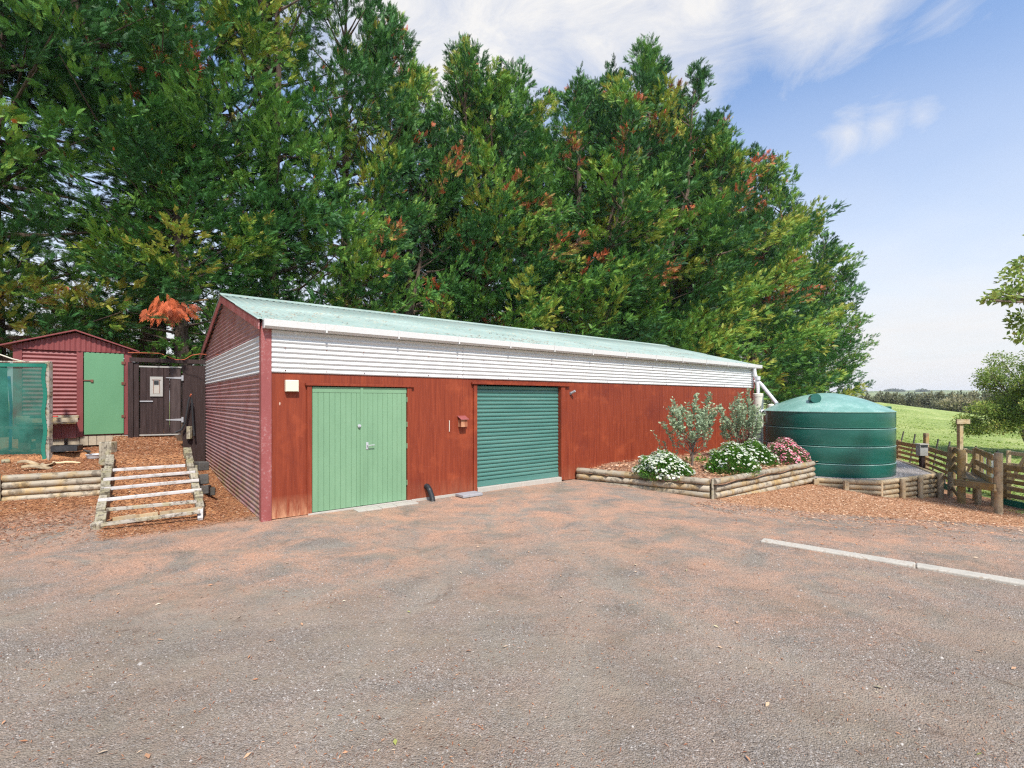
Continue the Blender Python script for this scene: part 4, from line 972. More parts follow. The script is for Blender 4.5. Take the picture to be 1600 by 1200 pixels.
along('post', P1+Z3*-1.05, P1+Z3*.56, 0, 0, 'fence_wood', lr, r=.085, taper=1.0); along('post', P2+Z3*-1.05, P2+Z3*.62, 0, 0, 'log_brown', lr, r=.078)
along('post', P3+Z3*-.95, P3+Z3*.50, .13, .13, 'fence_wood', lr, up=(0, 1, 0)); along('post', P4+Z3*-.95, P4+Z3*.53, .10, .10, 'fence_wood', lr, up=(0, 1, 0))
q_ = at(1528, 0, 12.4); q_.z = 0; along('support_post', q_+Z3*-1.05, q_+Z3*-.30, 0, 0, 'log_brown', lr, r=.07)
q_ = at(1485, 0, 13.6); q_.z = 0; along('support_post', q_+Z3*-1.0, q_+Z3*-.18, 0, 0, 'log_brown', lr, r=.065)
q_ = at(1553, 0, 12.3); q_.z = 0; along('support_post', q_+Z3*-1.0, q_+Z3*-.30, 0, 0, 'log_brown', lr, r=.06)
xf = (P2-P1).normalized(); nf = Vector((xf.y, -xf.x, 0)); nf = nf if nf.x < 0 else -nf
along('front_beam', P1-xf*.10+nf*.095+Z3*-.28, P2+xf*.06+nf*.095+Z3*-.17, .05, .17, 'fence_wood', lr)
# deck
m = MB(); 
for k in range(9):
    f0, f1 = k/9+.008, (k+1)/9-.008
    a, b = P1.lerp(P3, f0), P1.lerp(P3, f1); c_, d_ = P2.lerp(P4, f1), P2.lerp(P4, f0); z = -.16-.0*k
    m.prism([a+Z3*z, b+Z3*z, c_+Z3*z, d_+Z3*z], Z3*.035)
m.build('deck', 'log_brown', lr)
for z0_, z1_ in ((.50, .50), (.20, .19), (-.04, -.06)): along('side_board', P2+Vector((-.07, .06, z0_)), P4+Vector((-.07, -.05, z1_)), .03, .14, 'fence_wood', lr)
for z0_, z1_ in ((.46, .42), (.22, .18), (-.02, -.04)): along('side_board', P1+Vector((.09, .08, z0_)), P3+Vector((.02, -.08, z1_)), .03, .16, 'fence_wood', lr)
for f_, in ((.33,), (.66,)):
    q_ = P2.lerp(P4, f_); along('side_upright', q_+Vector((-.035, 0, -.14)), q_+Vector((-.035, 0, .56)), .07, .04, 'fence_wood', lr, up=(0, 1, 0))
along('cross_rail', P1+nf*.07+Z3*-.62, q_*0+P3+Z3*-.62, .03, .10, 'fence_wood', lr)
# pale gates in the pens
def pgate(nm, a, b, z0, z1, mat, label, brace=True, n_=4, vert=0):
    o = thing(nm, Vector((a[0], a[1], z0)), label, 'gate'); a = Vector((a[0], a[1], 0)); b = Vector((b[0], b[1], 0))
    along('stile', a+Z3*z0, a+Z3*z1, .10, .05, mat, o, up=(0, 1, 0)); along('stile', b+Z3*z0, b+Z3*z1, .10, .05, mat, o, up=(0, 1, 0))
    for k in range(n_):
        z = z0+.06+(z1-z0-.12)*k/(n_-1); along('bar', a+Z3*z, b+Z3*z, .025, .10, mat, o)
    if brace: along('brace', a+Z3*(z0+.1)+Vector((-.03, -.03, 0)), b+Z3*(z1-.05)+Vector((-.03, -.03, 0)), .03, .11, mat, o)
    for k in range(vert):
        p = a.lerp(b, (k+1)/(vert+1)); along('paling', p+Z3*z0+Vector((-.03, -.03, 0)), p+Z3*z1+Vector((-.03, -.03, 0)), .09, .02, mat, o, up=(0, 1, 0))
    return o
a = at(1576, 0, 13.6); b = at(1604, 0, 13.0); pgate('field_gate', (a.x, a.y), (b.x, b.y), -.65, .42, 'yellow_wood', 'new cream timber gate with diagonal brace behind the rail fence at the right edge')
a = at(1527, 0, 14.4); b = at(1560, 0, 13.9); pgate('pen_gate', (a.x, a.y), (b.x, b.y), -.75, .28, 'white_paint', 'white paling gate seen through the slats of the loading ramp', False, 2, 3)
a = at(1508, 0, 14.9); b = at(1526, 0, 14.2); pgate('drafting_gate', (a.x, a.y), (b.x, b.y), -.6, .35, 'yellow_wood', 'short tan and white gate between the ramp posts, left of the paling gate', True, 3)
# T post, stakes, meter box
t_ = thing('tee_post', at(1500, 0, 16.5)*1, 'tall timber post with a short crossbar standing in the paddock', 'post'); t_.location.z = -.9
q_ = at(1500, 0, 16.5); q_.z = 0; along('post', q_+Z3*-1.0, q_+Z3*1.17, .12, .12, 'log_brown', t_, up=(0, 1, 0)); along('crossbar', q_+Vector((-.2, -.09, 1.10)), q_+Vector((.24, -.09, 1.10)), .05, .15, 'log_brown', t_)
for px, py, Yk, ln in ((1412, 674, 19.5, 5), (1430, 678, 18.4, 4), (1466, 686, 16.9, 4), (1484, 690, 15.8, 3), (1525, 697, 14.4, 4), (1559, 704, 13.5, 3)):
    q_ = at(px, py, Yk); e = Vector((q_.x-ln*Yk/F*3, q_.y, -1.0)); o = along('fence_stake', e, q_, .035, .035, 'dark_sleeper', None, up=(0, 1, 0), bevel=0)
    tag(o, {1412: 'first leaning metal stake right of the water tank', 1430: 'leaning metal stake above the grey meter box', 1466: 'leaning metal stake just right of the tall mossy fence post', 1484: 'leaning metal stake left of the tee shaped post', 1525: 'leaning metal stake right of the tee shaped post', 1559: 'short metal stake behind the right post of the loading ramp'}[px], 'fence stake', 'leaning metal stakes along the paddock fence')
q_ = at(1440.5, 0, 15.9); q_.z = 0
t_ = thing('meter_box', q_+Z3*-.8, 'small pale grey box on a dark post in front of the yard fence', 'meter box')
m = MB(); XY = (Vector((1, 0, 0)), Vector((0, 1, 0)), Z3); m.box(q_+Z3*.20, (.13, .09, .18), XY); m.build('box', 'grey_box', t_, bevel=.01)
MB().box(q_+Z3*.395, (.15, .11, .014), XY).build('lid', 'concrete', t_, bevel=.004); MB().box(q_+Vector((0, -.093, .33)), (.11, .003, .035), XY).build('slot', 'black_plastic', t_)
along('post', q_+Z3*-1.0, q_+Z3*.02, .11, .11, 'dark_brown_wood', t_, up=(0, 1, 0))

# ------------------------------------------------------------------ foliage
def nrm(a): return a/np.maximum(np.linalg.norm(a, axis=-1, keepdims=True), 1e-9)
def spray_template(k=6):
    qs = []
    for i in range(k):
        x = .06+.80*i/k; l = .40*(1-.55*x)
        for sgn in (-1, 1):
            d = np.array([.84, sgn*.54, 0]); d /= np.linalg.norm(d); w_ = .060*(1-.30*x); nrm_ = np.array([-d[1], d[0], 0])
            b = np.array([x, 0, 0]); t = b+d*l
            qs.append([b-nrm_*w_*.5, b+nrm_*w_*.5, t+nrm_*w_*.75-d*.08, t-nrm_*w_*.2])
    qs.append([[.7, -.03, 0], [.7, .03, 0], [1.05, .012, 0], [1.05, -.012, 0]])
    qs.append([[0, -.014, 0], [0, .014, 0], [.75, .012, 0], [.75, -.012, 0]])
    q = np.array(qs, float); q[..., 2] -= .22*q[..., 0]**2+.35*np.abs(q[..., 1])**1.3*.6
    return q
TPL = spray_template(5)
def place(tpl, pos, dirv, upv, scale, tint, jit=.05):
    x = nrm(dirv); y = nrm(np.cross(upv, x)); z = np.cross(x, y)
    n_ = len(pos); k = len(tpl)
    T = tpl.reshape(1, -1, 3)*scale[:, None, None]
    W_ = T[..., 0:1]*x[:, None]+T[..., 1:2]*y[:, None]+T[..., 2:3]*z[:, None]+pos[:, None]
    V = W_.reshape(-1, 3); Fq = np.arange(n_*k*4).reshape(-1, 4)
    tt = np.repeat(tint, k)+rng.normal(0, jit, n_*k)
    return V, Fq, np.clip(tt, 0, 1)
def cypress(Ht, Rm, nl, ns, z0f, yellow, dead, sc=(.15, .36), seed=0, lean=(0, 0), topsteep=1.0, forks=2, gap=None, m_=9):
    """trunk, leaders and limbs; every limb carries plumes shingled with flat feathery sprays"""
    r_ = np.random.default_rng(seed); P_, Dd, Up, Sc, Tn = [], [], [], [], []; mt = MB()
    mt.tube([(0, 0, -.6), (.05, 0, Ht*.06), (lean[0]*.3, lean[1]*.3, Ht*.35), (lean[0]*.7, lean[1]*.7, Ht*.7), (lean[0], lean[1], Ht*.97)], [.42, .33, .24, .13, .02], 9)
    lead = [(0., 0., 1.)]
    for k in range(forks):
        a = r_.uniform(0, 6.28); rr = Rm*r_.uniform(.35, .62); lead.append((math.cos(a)*rr, math.sin(a)*rr, r_.uniform(.84, .985)))
    zs = z0f+(1-z0f)*np.linspace(0, .975, nl)**.92
    def plume(c, ax, la, lb, lc, n_, tb, js):
        ax = nrm(ax[None])[0]; sd = nrm(np.cross(ax, [0, 0, 1.])[None])[0]; uu_ = np.cross(sd, ax)
        nt_ = max(4, n_//7); d = nrm(r_.normal(0, 1, (nt_, 3))); d[:, 2] += .25; d[:, 0] += .15; d = nrm(d)
        rr = np.where(r_.uniform(0, 1, nt_) < .85, r_.uniform(.80, 1.12, nt_), r_.uniform(.3, .8, nt_))
        taper = 1-.45*np.clip(d[:, 0], 0, 1)
        q = c+(ax*(d[:, 0]*la)[:, None]+sd*(d[:, 1]*lb*taper)[:, None]+uu_*(d[:, 2]*lc*taper)[:, None])*rr[:, None]
        nn_ = ax*d[:, 0:1]*.6+sd*d[:, 1:2]+uu_*d[:, 2:3]; td = nrm(ax*.9+nn_*.75+np.array([0, 0, .25])+r_.normal(0, .2, (nt_, 3)))
        tt_ = tb+r_.normal(0, js, nt_)+.06*d[:, 2]
        # every tuft is a small bunch of sprays fanning out of one twig
        Q_2 = np.repeat(q, m_, 0); T2 = np.repeat(td, m_, 0); N2 = np.repeat(nn_, m_, 0)
        f = r_.uniform(0, 1, len(Q_2))[:, None]
        P_.append(Q_2+T2*f*.30+r_.normal(0, .035, Q_2.shape)); Dd.append(T2*(.70+.6*f)+r_.normal(0, .30, Q_2.shape)); Up.append(N2*.8+np.array([0, 0, .5])+r_.normal(0, .35, Q_2.shape))
        Sc.append(r_.uniform(*sc, len(Q_2))); Tn.append(np.minimum(np.repeat(tt_, m_)+.10*(f[:, 0]-.4)+r_.normal(0, .03, len(Q_2)), .80 if tb < .8 else 1))
    for i in range(nl):
        h = zs[i]+r_.normal(0, .008); az = i*2.39996+r_.normal(0, .4); L_ = lead[r_.integers(0, len(lead))] if h > .42 else lead[0]
        hh = min(h, 1)*(1 if L_ is lead[0] else L_[2]); lx = L_[0]*sm(.3, .7, h); ly = L_[1]*sm(.3, .7, h)
        if gap and gap[0] < h < gap[1] and -2.6 < math.atan2(math.sin(az), math.cos(az)) < -.55: continue
        prof = min(1, ((1-h)/.40)**.65)*(.80+.20*min(1, h/.25))
        if L_ is not lead[0]: prof *= .72
        Lr = Rm*prof*r_.choice([r_.uniform(.5, .9), r_.uniform(.85, 1.15)], p=[.4, .6])+.3
        el = math.radians(r_.uniform(-4, 30)+44*topsteep*max(0, h-.45)/.55)
        d0 = np.array([math.cos(az)*math.cos(el), math.sin(az)*math.cos(el), math.sin(el)])
        st = np.array([lean[0]*h+lx, lean[1]*h+ly, hh*Ht-.3*Lr*math.sin(el)])
        pp = [st+d0*Lr*f+np.array([0, 0, .18*Lr])*f*f for f in (0, .3, .6, .85)]; mt.tube([Vector(p) for p in pp], [.045+.012*Lr, .035, .022, .008], 5, cap=False)
        u_ = r_.uniform()
        if u_ < dead: tb, js = r_.uniform(.85, .97), .04
        elif u_ < dead+yellow: tb, js = r_.uniform(.52, .74), .05
        else: tb, js = r_.uniform(.06, .50), .06
        n_ = int(ns*(.30+.70*Lr/Rm)); g = .55+.45*Lr/Rm
        axd = d0+np.array([0, 0, .28])
        np_ = 2 if Lr > .45*Rm else 1
        plume(pp[3]*1.0+d0*0, axd, .22*Lr+.35, .60*g, .44*g, int(n_*.5), tb, js)
        side = nrm(np.cross(d0, [0, 0, 1.])[None])[0]
        for k in range(np_):
            sg = r_.choice([-1, 1]); c = st+d0*Lr*r_.uniform(.40, .80)+side*sg*r_.uniform(.25, .75)*g+np.array([0, 0, r_.uniform(-.3, .35)])
            plume(c, axd+side*sg*.6, .17*Lr+.25, .48*g, .36*g, int(n_*.5/np_), min(tb+r_.normal(0, .05), .79) if tb < .8 else r_.uniform(.1, .6), js)
        if r_.uniform() < .05:                                   # bare dead twigs
            for k in range(5):
                a = st+d0*Lr*r_.uniform(.5, .8); mt.tube([Vector(a), Vector(a+nrm((d0+r_.normal(0, .6, 3)+[0, 0, .4])[None])[0]*r_.uniform(.8, 1.7))], [.012, .003], 3, cap=False)
    for lx, ly, tp in lead:                                      # pointed tops
        for k in range(4):
            a = r_.uniform(0, 6.28); c = np.array([lean[0]+lx+math.cos(a)*.22*k*.6, lean[1]+ly+math.sin(a)*.22*k*.6, Ht*tp-.45*k]); plume(c, np.array([math.cos(a)*.25, math.sin(a)*.25, 1.]), .75, .34, .34, 110, .3, .06)
        if tp < 1: mt.tube([(lx*.2, ly*.2, Ht*.35), (lx, ly, Ht*.65), (lean[0]+lx, lean[1]+ly, Ht*tp)], [.12, .08, .01], 6, cap=False)
    P_ = np.concatenate(P_); Dd = np.concatenate(Dd); Up = np.concatenate(Up); Sc = np.concatenate(Sc); Tn = np.concatenate(Tn)
    k = r_.uniform(0, 1, len(Tn)) < .003; Tn[k] = r_.uniform(.86, 1, k.sum())
    V, Fq, tt = place(TPL, P_, Dd, Up, Sc, Tn, .035)
    return npmesh('crown', V, Fq, 'cypress_leaf', tint=tt, mesh_only=True), mt
variants = []
for sd_i, (nl, ns, ye, de, ts) in enumerate(((112, 420, .14, .03, 1.0), (118, 400, .18, .03, 1.15), (120, 400, .28, .06, 1.05), (124, 390, .36, .07, 1.2), (116, 400, .24, .04, .9), (84, 420, .20, .03, 1.0), (104, 400, .22, .05, 1.1))):
    variants.append(cypress(20, 4.1, nl, ns, (.075, .08, .06, .06, .07, .20, .09)[sd_i], ye, de, seed=100+sd_i, lean=(rng.normal(0, .5), rng.normal(0, .5)), topsteep=ts, forks=(2, 2, 3, 3, 1, 0, 1)[sd_i], gap=(.28, .60) if sd_i == 6 else None, m_=15 if sd_i in (0, 1, 5) else 10, sc=(.11, .25) if sd_i in (0, 1, 5) else (.14, .34)))
tm = []
for cm, mt in variants:
    o = mt.build('trunk', 'bark'); tm.append(o.data); bpy.data.objects.remove(o)
def plant_cypress(u, v, Ht, Rr, var, rz, label, name='cypress_tree', z=None):
    p = P(u, v); base = H(p.x, p.y)-.1 if z is None else z
    o = thing(name, (p.x, p.y, base), label, 'tree', 'shelterbelt cypress trees behind the red shed')
    o.rotation_euler = (0, 0, rz); o.scale = (Rr/4.1, Rr/4.1, Ht/20)
    for nm, me in (('crown', variants[var][0]), ('trunk', tm[var])):
        c = bpy.data.objects.new(nm, me); COL.objects.link(c); c.parent = o
    return o
TREES = [
 (-8.4, 11.6, 20, 4.6, 0, .4, 'dark green cypress at the far left edge, mostly outside the frame'),
 (-4.6, 11.4, 21, 4.7, 1, 2.0, 'huge dark cypress rising out of the frame directly above the garden shed'),
 (-.9, 11.8, 22, 4.7, 0, 4.1, 'huge dark cypress whose trunk stands behind the side gate'),
 (2.7, 11.8, 21, 4.5, 1, 5.6, 'tall cypress behind the left peak of the red shed roof, cut by the frame top'),
 (5.3, 11.6, 19.4, 3.2, 4, 1.2, 'tall cypress whose right side borders the sky at the top centre left'),
 (8.1, 11.9, 16.2, 3.0, 6, 0.0, 'narrow cypress, lowest of the left group, in the dip against the sky'),
 (11.8, 12.0, 18.0, 3.7, 1, .9, 'cypress with a forked pointed top, first right of the dip in the skyline'),
 (15.0, 12.0, 18.6, 4.7, 2, 2.2, 'yellow green cypress behind the roller door part of the roof'),
 (18.9, 11.8, 19.9, 5.0, 3, 3.8, 'yellowing cypress with dead brown patches left of the tallest tree'),
 (25.0, 12.0, 24.0, 5.4, 2, 5.0, 'tallest cypress of the row with a pointed dark top'),
 (28.2, 12.2, 23.4, 5.6, 3, .3, 'cypress right of the tallest one with a large red brown dead branch'),
 (33.6, 12.0, 23.6, 5.4, 3, 1.9, 'tall cypress with a round top well above its right neighbours'),
 (39.6, 12.0, 22.4, 5.4, 2, 2.7, 'yellow green cypress, fourth from the right end of the row'),
 (45.8, 12.0, 21.6, 5.2, 4, 4.4, 'dark green cypress, third from the right end of the row'),
 (50.8, 12.0, 20.0, 4.6, 1, 5.5, 'dark cypress, second from the right end, behind the domed tank'),
 (54.4, 12.0, 17.0, 3.5, 0, .8, 'shorter dark cypress at the right end of the row against the open sky'),
 (9.2, 14.6, 14.5, 3.4, 0, 1.1, 'cypress filling the gap behind the low tree at the dip in the skyline'),
 (14.2, 14.6, 18.3, 3.8, 1, 4.6, 'dark cypress behind and between the forked tree and the yellow green one'),
 (21.3, 14.4, 21.8, 4.8, 0, 2.9, 'dark cypress in the second line just left of the tallest tree'),
 (25.4, 14.6, 24.6, 4.8, 4, 5.2, 'dark cypress in the second line just right of the tallest tree'),
 (30.6, 14.4, 23.8, 4.6, 1, 3.9, 'dark cypress in the second line left of the round topped tree'),
 (-.2, 9.9, 10.0, 3.1, 5, 3.5, 'lower bright green cypress in front of the row beside the red shed gable'),
]
for t in TREES: plant_cypress(*t)
# hanging dead branch above the gate
nb_ = 85; c0 = at(262, 478, 12.9)
root_t = [o for o in bpy.data.objects if o.get('label', '').startswith('lower bright green')][0]
pos = np.array([c0.x, c0.y, c0.z])+rng.normal(0, 1, (nb_, 3))*[.25, .12, .10]; dv = np.stack([(pos[:, 0]-c0.x)*1.6+.1, -np.abs(rng.normal(.25, .15, nb_)), -rng.uniform(.5, 1.1, nb_)], 1)
V_, F_, t__ = place(TPL, pos, dv, np.tile([0, -1., .2], (nb_, 1))+rng.normal(0, .2, (nb_, 3)), rng.uniform(.22, .4, nb_), rng.uniform(.97, 1.0, nb_), .01)
tw_ = MB().tube([(c0.x+.5, c0.y+.9, c0.z+.35), (c0.x+.1, c0.y+.2, c0.z+.12), (c0.x-.3, c0.y-.05, c0.z)], [.03, .02, .008], 4)
V_ = np.concatenate([V_, np.array([tuple(v) for v in tw_.v])]); F_ = np.concatenate([F_, np.array([[a+len(V_)-len(tw_.v) for a in f] for f in tw_.f if len(f) == 4])]); t__ = np.concatenate([t__, np.full(len(F_)-len(t__), .86)])
V_ -= np.array(root_t.location); iM = np.array(Matrix.Rotation(-root_t.rotation_euler.z, 3, 'Z')); V_ = (V_@iM.T)/np.array(root_t.scale)
npmesh('dead_branch', V_, F_, 'cypress_leaf', root_t, tint=t__)

# broadleaf trees -------------------------------------------------------------------
LEAF = np.array([[[0, 0, 0], [.45, .28, .05], [1, 0, 0], [.5, -.26, .05]]], float)
def leafcloud(cent, rad, n, size, r_, tl=(0, 1), shell=.5):
    d = nrm(r_.normal(0, 1, (n, 3))); rr = (shell+(1-shell)*r_.uniform(0, 1, n))[:, None]
    pos = np.array(cent)+d*rr*np.array(rad)+r_.normal(0, .06, (n, 3))*np.array(rad)
    return pos, nrm(d+r_.normal(0, .8, (n, 3))), np.clip(r_.beta(2, 2.2, n)*(tl[1]-tl[0])+tl[0], 0, 1), size*r_.uniform(.6, 1.3, n)
def broadleaf(name, base, trunk_pts, trunk_r, lobes, n_per, size, label, mat='broad_leaf', bark='bark_grey', cat='tree', group=None, seed=3, shell=.35):
    r_ = np.random.default_rng(seed); base = Vector(base)
    o = thing(name, base, label, cat, group); m = MB()
    m.tube([base+Vector(p) for p in trunk_pts], trunk_r, 9)
    P_, Dd, Tn, Sc = [], [], [], []
    for c, rad, n_ in lobes:
        c = Vector(c); k0 = min(len(trunk_pts)-1, 2); st = Vector(trunk_pts[-1]).lerp(Vector(trunk_pts[-2]), r_.uniform(0, .6))
        mid = st.lerp(c, .55)+Vector((r_.normal(0, .1), r_.normal(0, .1), .08)); m.tube([base+st, base+mid, base+c], [min(.05, trunk_r[-1]*.6), min(.028, trunk_r[-1]*.4), .01], 6)
        for q in range(5):
            e = c+Vector(tuple(nrm(r_.normal(0, 1, 3))*np.array(rad)*.8)); m.tube([base+mid.lerp(c, .6), base+e], [.014, .005], 4)
        a, b, t, s = leafcloud(tuple(c), rad, int(n_per*n_), size, r_, shell=shell); P_.append(a); Dd.append(b); Tn.append(t*.8+r_.uniform(0, .25)); Sc.append(s)
    P_, Dd, Tn, Sc = map(np.concatenate, (P_, Dd, Tn, Sc))
    V, Fq, tt = place(LEAF, P_, Dd, r_.normal(0, 1, P_.shape)+[0, 0, 1.2], Sc, np.clip(Tn, 0, 1))
    npmesh('crown', V, Fq, mat, o, tint=tt); m.build('trunk', bark, o)
    return o
r_ = np.random.default_rng(5)
lobes = []
for k in range(60):
    d = nrm(r_.normal(0, 1, 3)); f = r_.uniform(.35, .9); lobes.append(((1.1+d[0]*3.5*f, d[1]*2.6*f, 3.5+d[2]*2.5*f), (.75, .7, .5), 1))
for k in range(26):
    lobes.append(((r_.uniform(-2.2, 1.5), r_.normal(0, 1.2), r_.uniform(1.0, 2.6)), (.7, .7, .4), .9))
bz = H(25, 24)
broadleaf('leafy_tree', (25.4, 24, bz), [(0, 0, -.2), (-.25, 0, .6), (-.55, 0, 1.2), (.2, 0, 2.2)], [.13, .11, .09, .07], lobes, 760, .105, 'spreading light green broadleaf tree in the paddock at the right edge', seed=9)
# tree just outside the right edge whose low boughs reach into view
tb = Vector((13.6, 9.3, H(13.6, 9.3)))
def rel(px, py, Y): v = at(px, py, Y)-tb; return tuple(v)
lob = [(rel(1592, 432, 9.4), (.33, .3, .26), .8), (rel(1566, 462, 9.2), (.24, .25, .14), .55), (rel(1588, 462, 9.4), (.25, .3, .16), .55), (rel(1600, 414, 9.6), (.25, .3, .16), .4), (rel(1602, 500, 9.4), (.24, .3, .24), .8), (rel(1546, 468, 9.1), (.12, .16, .06), .14), (rel(1600, 525, 9.3), (.15, .3, .1), .3)]
for k in range(26):
    d = nrm(r_.normal(0, 1, 3)); lob.append(((-.6+abs(d[0])*2.6 if d[0] > -.4 else d[0]*1.8, d[1]*2.4, 5.8+d[2]*1.6), (.7, .7, .5), 1.3))
broadleaf('overhanging_tree', tb, [(0, 0, -.2), (.05, 0, 1.6), (-.1, .05, 3.0), (-.3, .1, 4.2)], [.2, .16, .13, .10], lob, 320, .10, 'dark leafy boughs hanging into the sky at the upper right edge', seed=4)

# silver leaved shrubs in the bed ----------------------------------------------------
def silver(base, hgt_, wid, nt, label, seed, trunk=.5):
    r_ = np.random.default_rng(seed); base = Vector(base); o = thing('silver_shrub', base, label, 'shrub', 'grey green shrubs in the flower bed')
    m = MB(); P_, Dd, Tn, Sc = [], [], [], []
    fork = Vector((.03, .02, hgt_*trunk*.55)); m.tube([base+Vector((-.01, 0, -.05)), base+Vector((.02, 0, hgt_*.12)), base+fork], [.028, .024, .020], 7)
    m.tube([base+Vector((.05, .03, -.05)), base+Vector((-.03, .02, hgt_*.2)), base+Vector((-.06, 0, hgt_*trunk*.7))], [.018, .015, .012], 6)
    for k in range(nt):
        s0_ = r_.uniform(.55, 1.25)
        az = k*2.4+r_.normal(0, .3); rr = wid*.5*math.sqrt(r_.uniform(.02, 1)); top = hgt_*(1-.26*(rr/(wid*.5))**2)*r_.uniform(.74, 1.04)
        e = Vector((math.cos(az)*rr, math.sin(az)*rr*.8, top*r_.choice([.72, .9, 1.0], p=[.25, .35, .4]))); s_ = fork*s0_; mid = s_.lerp(e, .45)+Vector((math.cos(az)*rr*r_.uniform(-.1, .3)+r_.normal(0, .06), math.sin(az)*rr*.2, -.06*hgt_+r_.normal(0, .05)))
        pts = [s_.lerp(mid, q/4) for q in range(4)]+[mid.lerp(e, q/5) for q in range(6)]
        m.tube([base+p for p in (s_, mid, e)], [.010, .007, .003], 4)
        nn_ = int(r_.integers(55, 100)); f = .40+.63*r_.uniform(0, 1, nn_)**.8
        for fi in f:
            q = mid.lerp(e, (fi-.3)/.7) if fi > .45 else s_.lerp(mid, fi/.45*.9+.1)
            a2 = r_.uniform(0, 6.28); P_.append(base+q+Vector(tuple(r_.normal(0, .022, 3)))); Dd.append((math.cos(a2), math.sin(a2), r_.uniform(.2, 1.3))); Tn.append(np.clip(r_.beta(2, 2)*.75+.28*(fi-.5), 0, 1)); Sc.append(r_.uniform(.05, .095))
    P_ = np.array(P_); Dd = np.array(Dd); V, Fq, tt = place(LEAF, P_, Dd, r_.normal(0, 1, P_.shape), np.array(Sc), np.array(Tn))
    V -= np.array(base); npmesh('foliage', V, Fq, 'silver_leaf', o, tint=tt); m.build('stem', 'bark_grey', o)
    return o
b1 = at(1081, 0, 11.3); b1.z = .22; silver(b1, 1.95, 1.35, 34, 'grey green shrub with a bare reddish stem, behind the two nearer daisy bushes', 21)
b2 = at(1158, 0, 12.9); b2.z = .22; silver(b2, 1.88, 1.2, 40, 'denser grey green shrub beside the fat cream downpipe cylinder', 22, .25)
b3 = at(1043, 0, 11.6); b3.z = .22
r_ = np.random.default_rng(31); o = thing('spindly_shrub', b3, 'spindly grey leaved twig leaning left behind the cream daisy bush', 'shrub'); m = MB(); P_ = []; Dd = []
for ex, ez in ((1019, 672), (1036, 690), (1028, 700), (1050, 668), (1000+60, 690)):
    e = at(ex, ez, 11.5); mid = b3.lerp(e, .55)+Vector((.08, 0, -.05)); m.tube([b3, mid, e], [.009, .006, .003], 4)
    for k in range(34):
        q = mid.lerp(e, r_.uniform(0, 1.03)); a2 = r_.uniform(0, 6.28); P_.append(q); Dd.append((math.cos(a2), math.sin(a2), r_.uniform(.2, 1.2)))
V, Fq, tt = place(LEAF, np.array(P_), np.array(Dd), r_.normal(0, 1, (len(P_), 3)), r_.uniform(.04, .07, len(P_)), r_.uniform(.2, .9, len(P_)))
V -= np.array(b3); npmesh('foliage', V, Fq, 'silver_leaf', o, tint=tt); m.build('stem', 'bark_grey', o)

# flowering bushes -------------------------------------------------------------------
HEX = []
for k in range(3):
    a = math.pi*k/3; d = np.array([math.cos(a), math.sin(a), 0]); nn_ = np.array([-d[1], d[0], 0]); HEX.append([-d-nn_*.22, -d+nn_*.22, d+nn_*.22, d-nn_*.22])
HEX = np.array(HEX)
def bush(name, c, w_, h_, nleaf, nfl, label, leaf='bush_leaf', petal='petal_white', bias=(0, 0), seed=1, fs=.024, side=.15):
    r_ = np.random.default_rng(seed); c = Vector(c); o = thing(name, c, label, 'flower bush', 'flowering bushes in the log edged bed')
    def dome(n, lo, hi, zmin=-.05):
        d = nrm(r_.normal(0, 1, (n*3, 3))); d = d[d[:, 2] > zmin][:n]; rr = r_.uniform(lo, hi, len(d))[:, None]
        bump_ = 1+.08*np.sin(d[:, 0:1]*6+seed)*np.cos(d[:, 1:2]*5+seed)+.08*np.sin(d[:, 2:3]*9+d[:, 0:1]*7)
        return d, d*rr*bump_*np.array([w_/2, w_/2*.9, h_])
    d, p = dome(nleaf, .62, 1.0, -.08); dv = d*.9+[0, 0, .5]+r_.normal(0, .45, d.shape)
    V, Fq, tt = place(LEAF*np.array([1, .55, 1]), p, dv, r_.normal(0, 1, p.shape), r_.uniform(.035, .075, len(p)), np.clip(r_.beta(2, 2, len(p))*.8+.2*d[:, 2], 0, 1))
    npmesh('foliage', V, Fq, leaf, o, tint=tt)
    d, p = dome(nfl*4, 1.0, 1.08, .05); k = r_.uniform(0, 1, len(d)) < np.clip(.15+side+.75*d[:, 2]+bias[0]*d[:, 0]+bias[1]*d[:, 1]+.35*np.sin(d[:, 0]*8+seed)*np.sin(d[:, 1]*7+d[:, 2]*6), 0, 1); d, p = d[k][:nfl], p[k][:nfl]
    upn = nrm(d+[0, 0, .8]+r_.normal(0, .3, d.shape)); dx = nrm(np.cross(upn, r_.normal(0, 1, d.shape)))
    V, Fq, tt = place(HEX, p, dx, upn, fs*r_.uniform(.75, 1.25, len(p)), r_.uniform(0, 1, len(p)), .08)
    tag(npmesh('flowers', V, Fq, petal, o, tint=tt), kind='stuff')
    if petal == 'petal_white':
        n_ = len(p); s_ = fs*.3; e = np.array([[-1, -1, 0], [1, -1, 0], [1, 1, 0], [-1, 1, 0]])*s_
        V, Fq, tt = place(e[None]/1.0, p+upn*.004, dx, upn, np.ones(n_), np.full(n_, 1.0)); npmesh('flower_centres', V, Fq, 'bush_leaf', o, tint=tt)['kind'] = 'stuff'
    m = MB(); 
    for k in range(7): a = k*.9; m.tube([c+Vector((0, 0, -.05)), c+Vector((math.cos(a)*w_*.2, math.sin(a)*w_*.2, h_*.5))], [.012, .006], 5)
    m.build('stem', 'bark_grey', o); return o
def bb(px, Y): q = at(px, 0, Y); q.z = .19; return q
bush('daisy_bush', bb(1036, 10.55), 1.16, .50, 9000, 760, 'cream flowered daisy bush at the left, nearest the roller door', bias=(-.15, .0), seed=41)
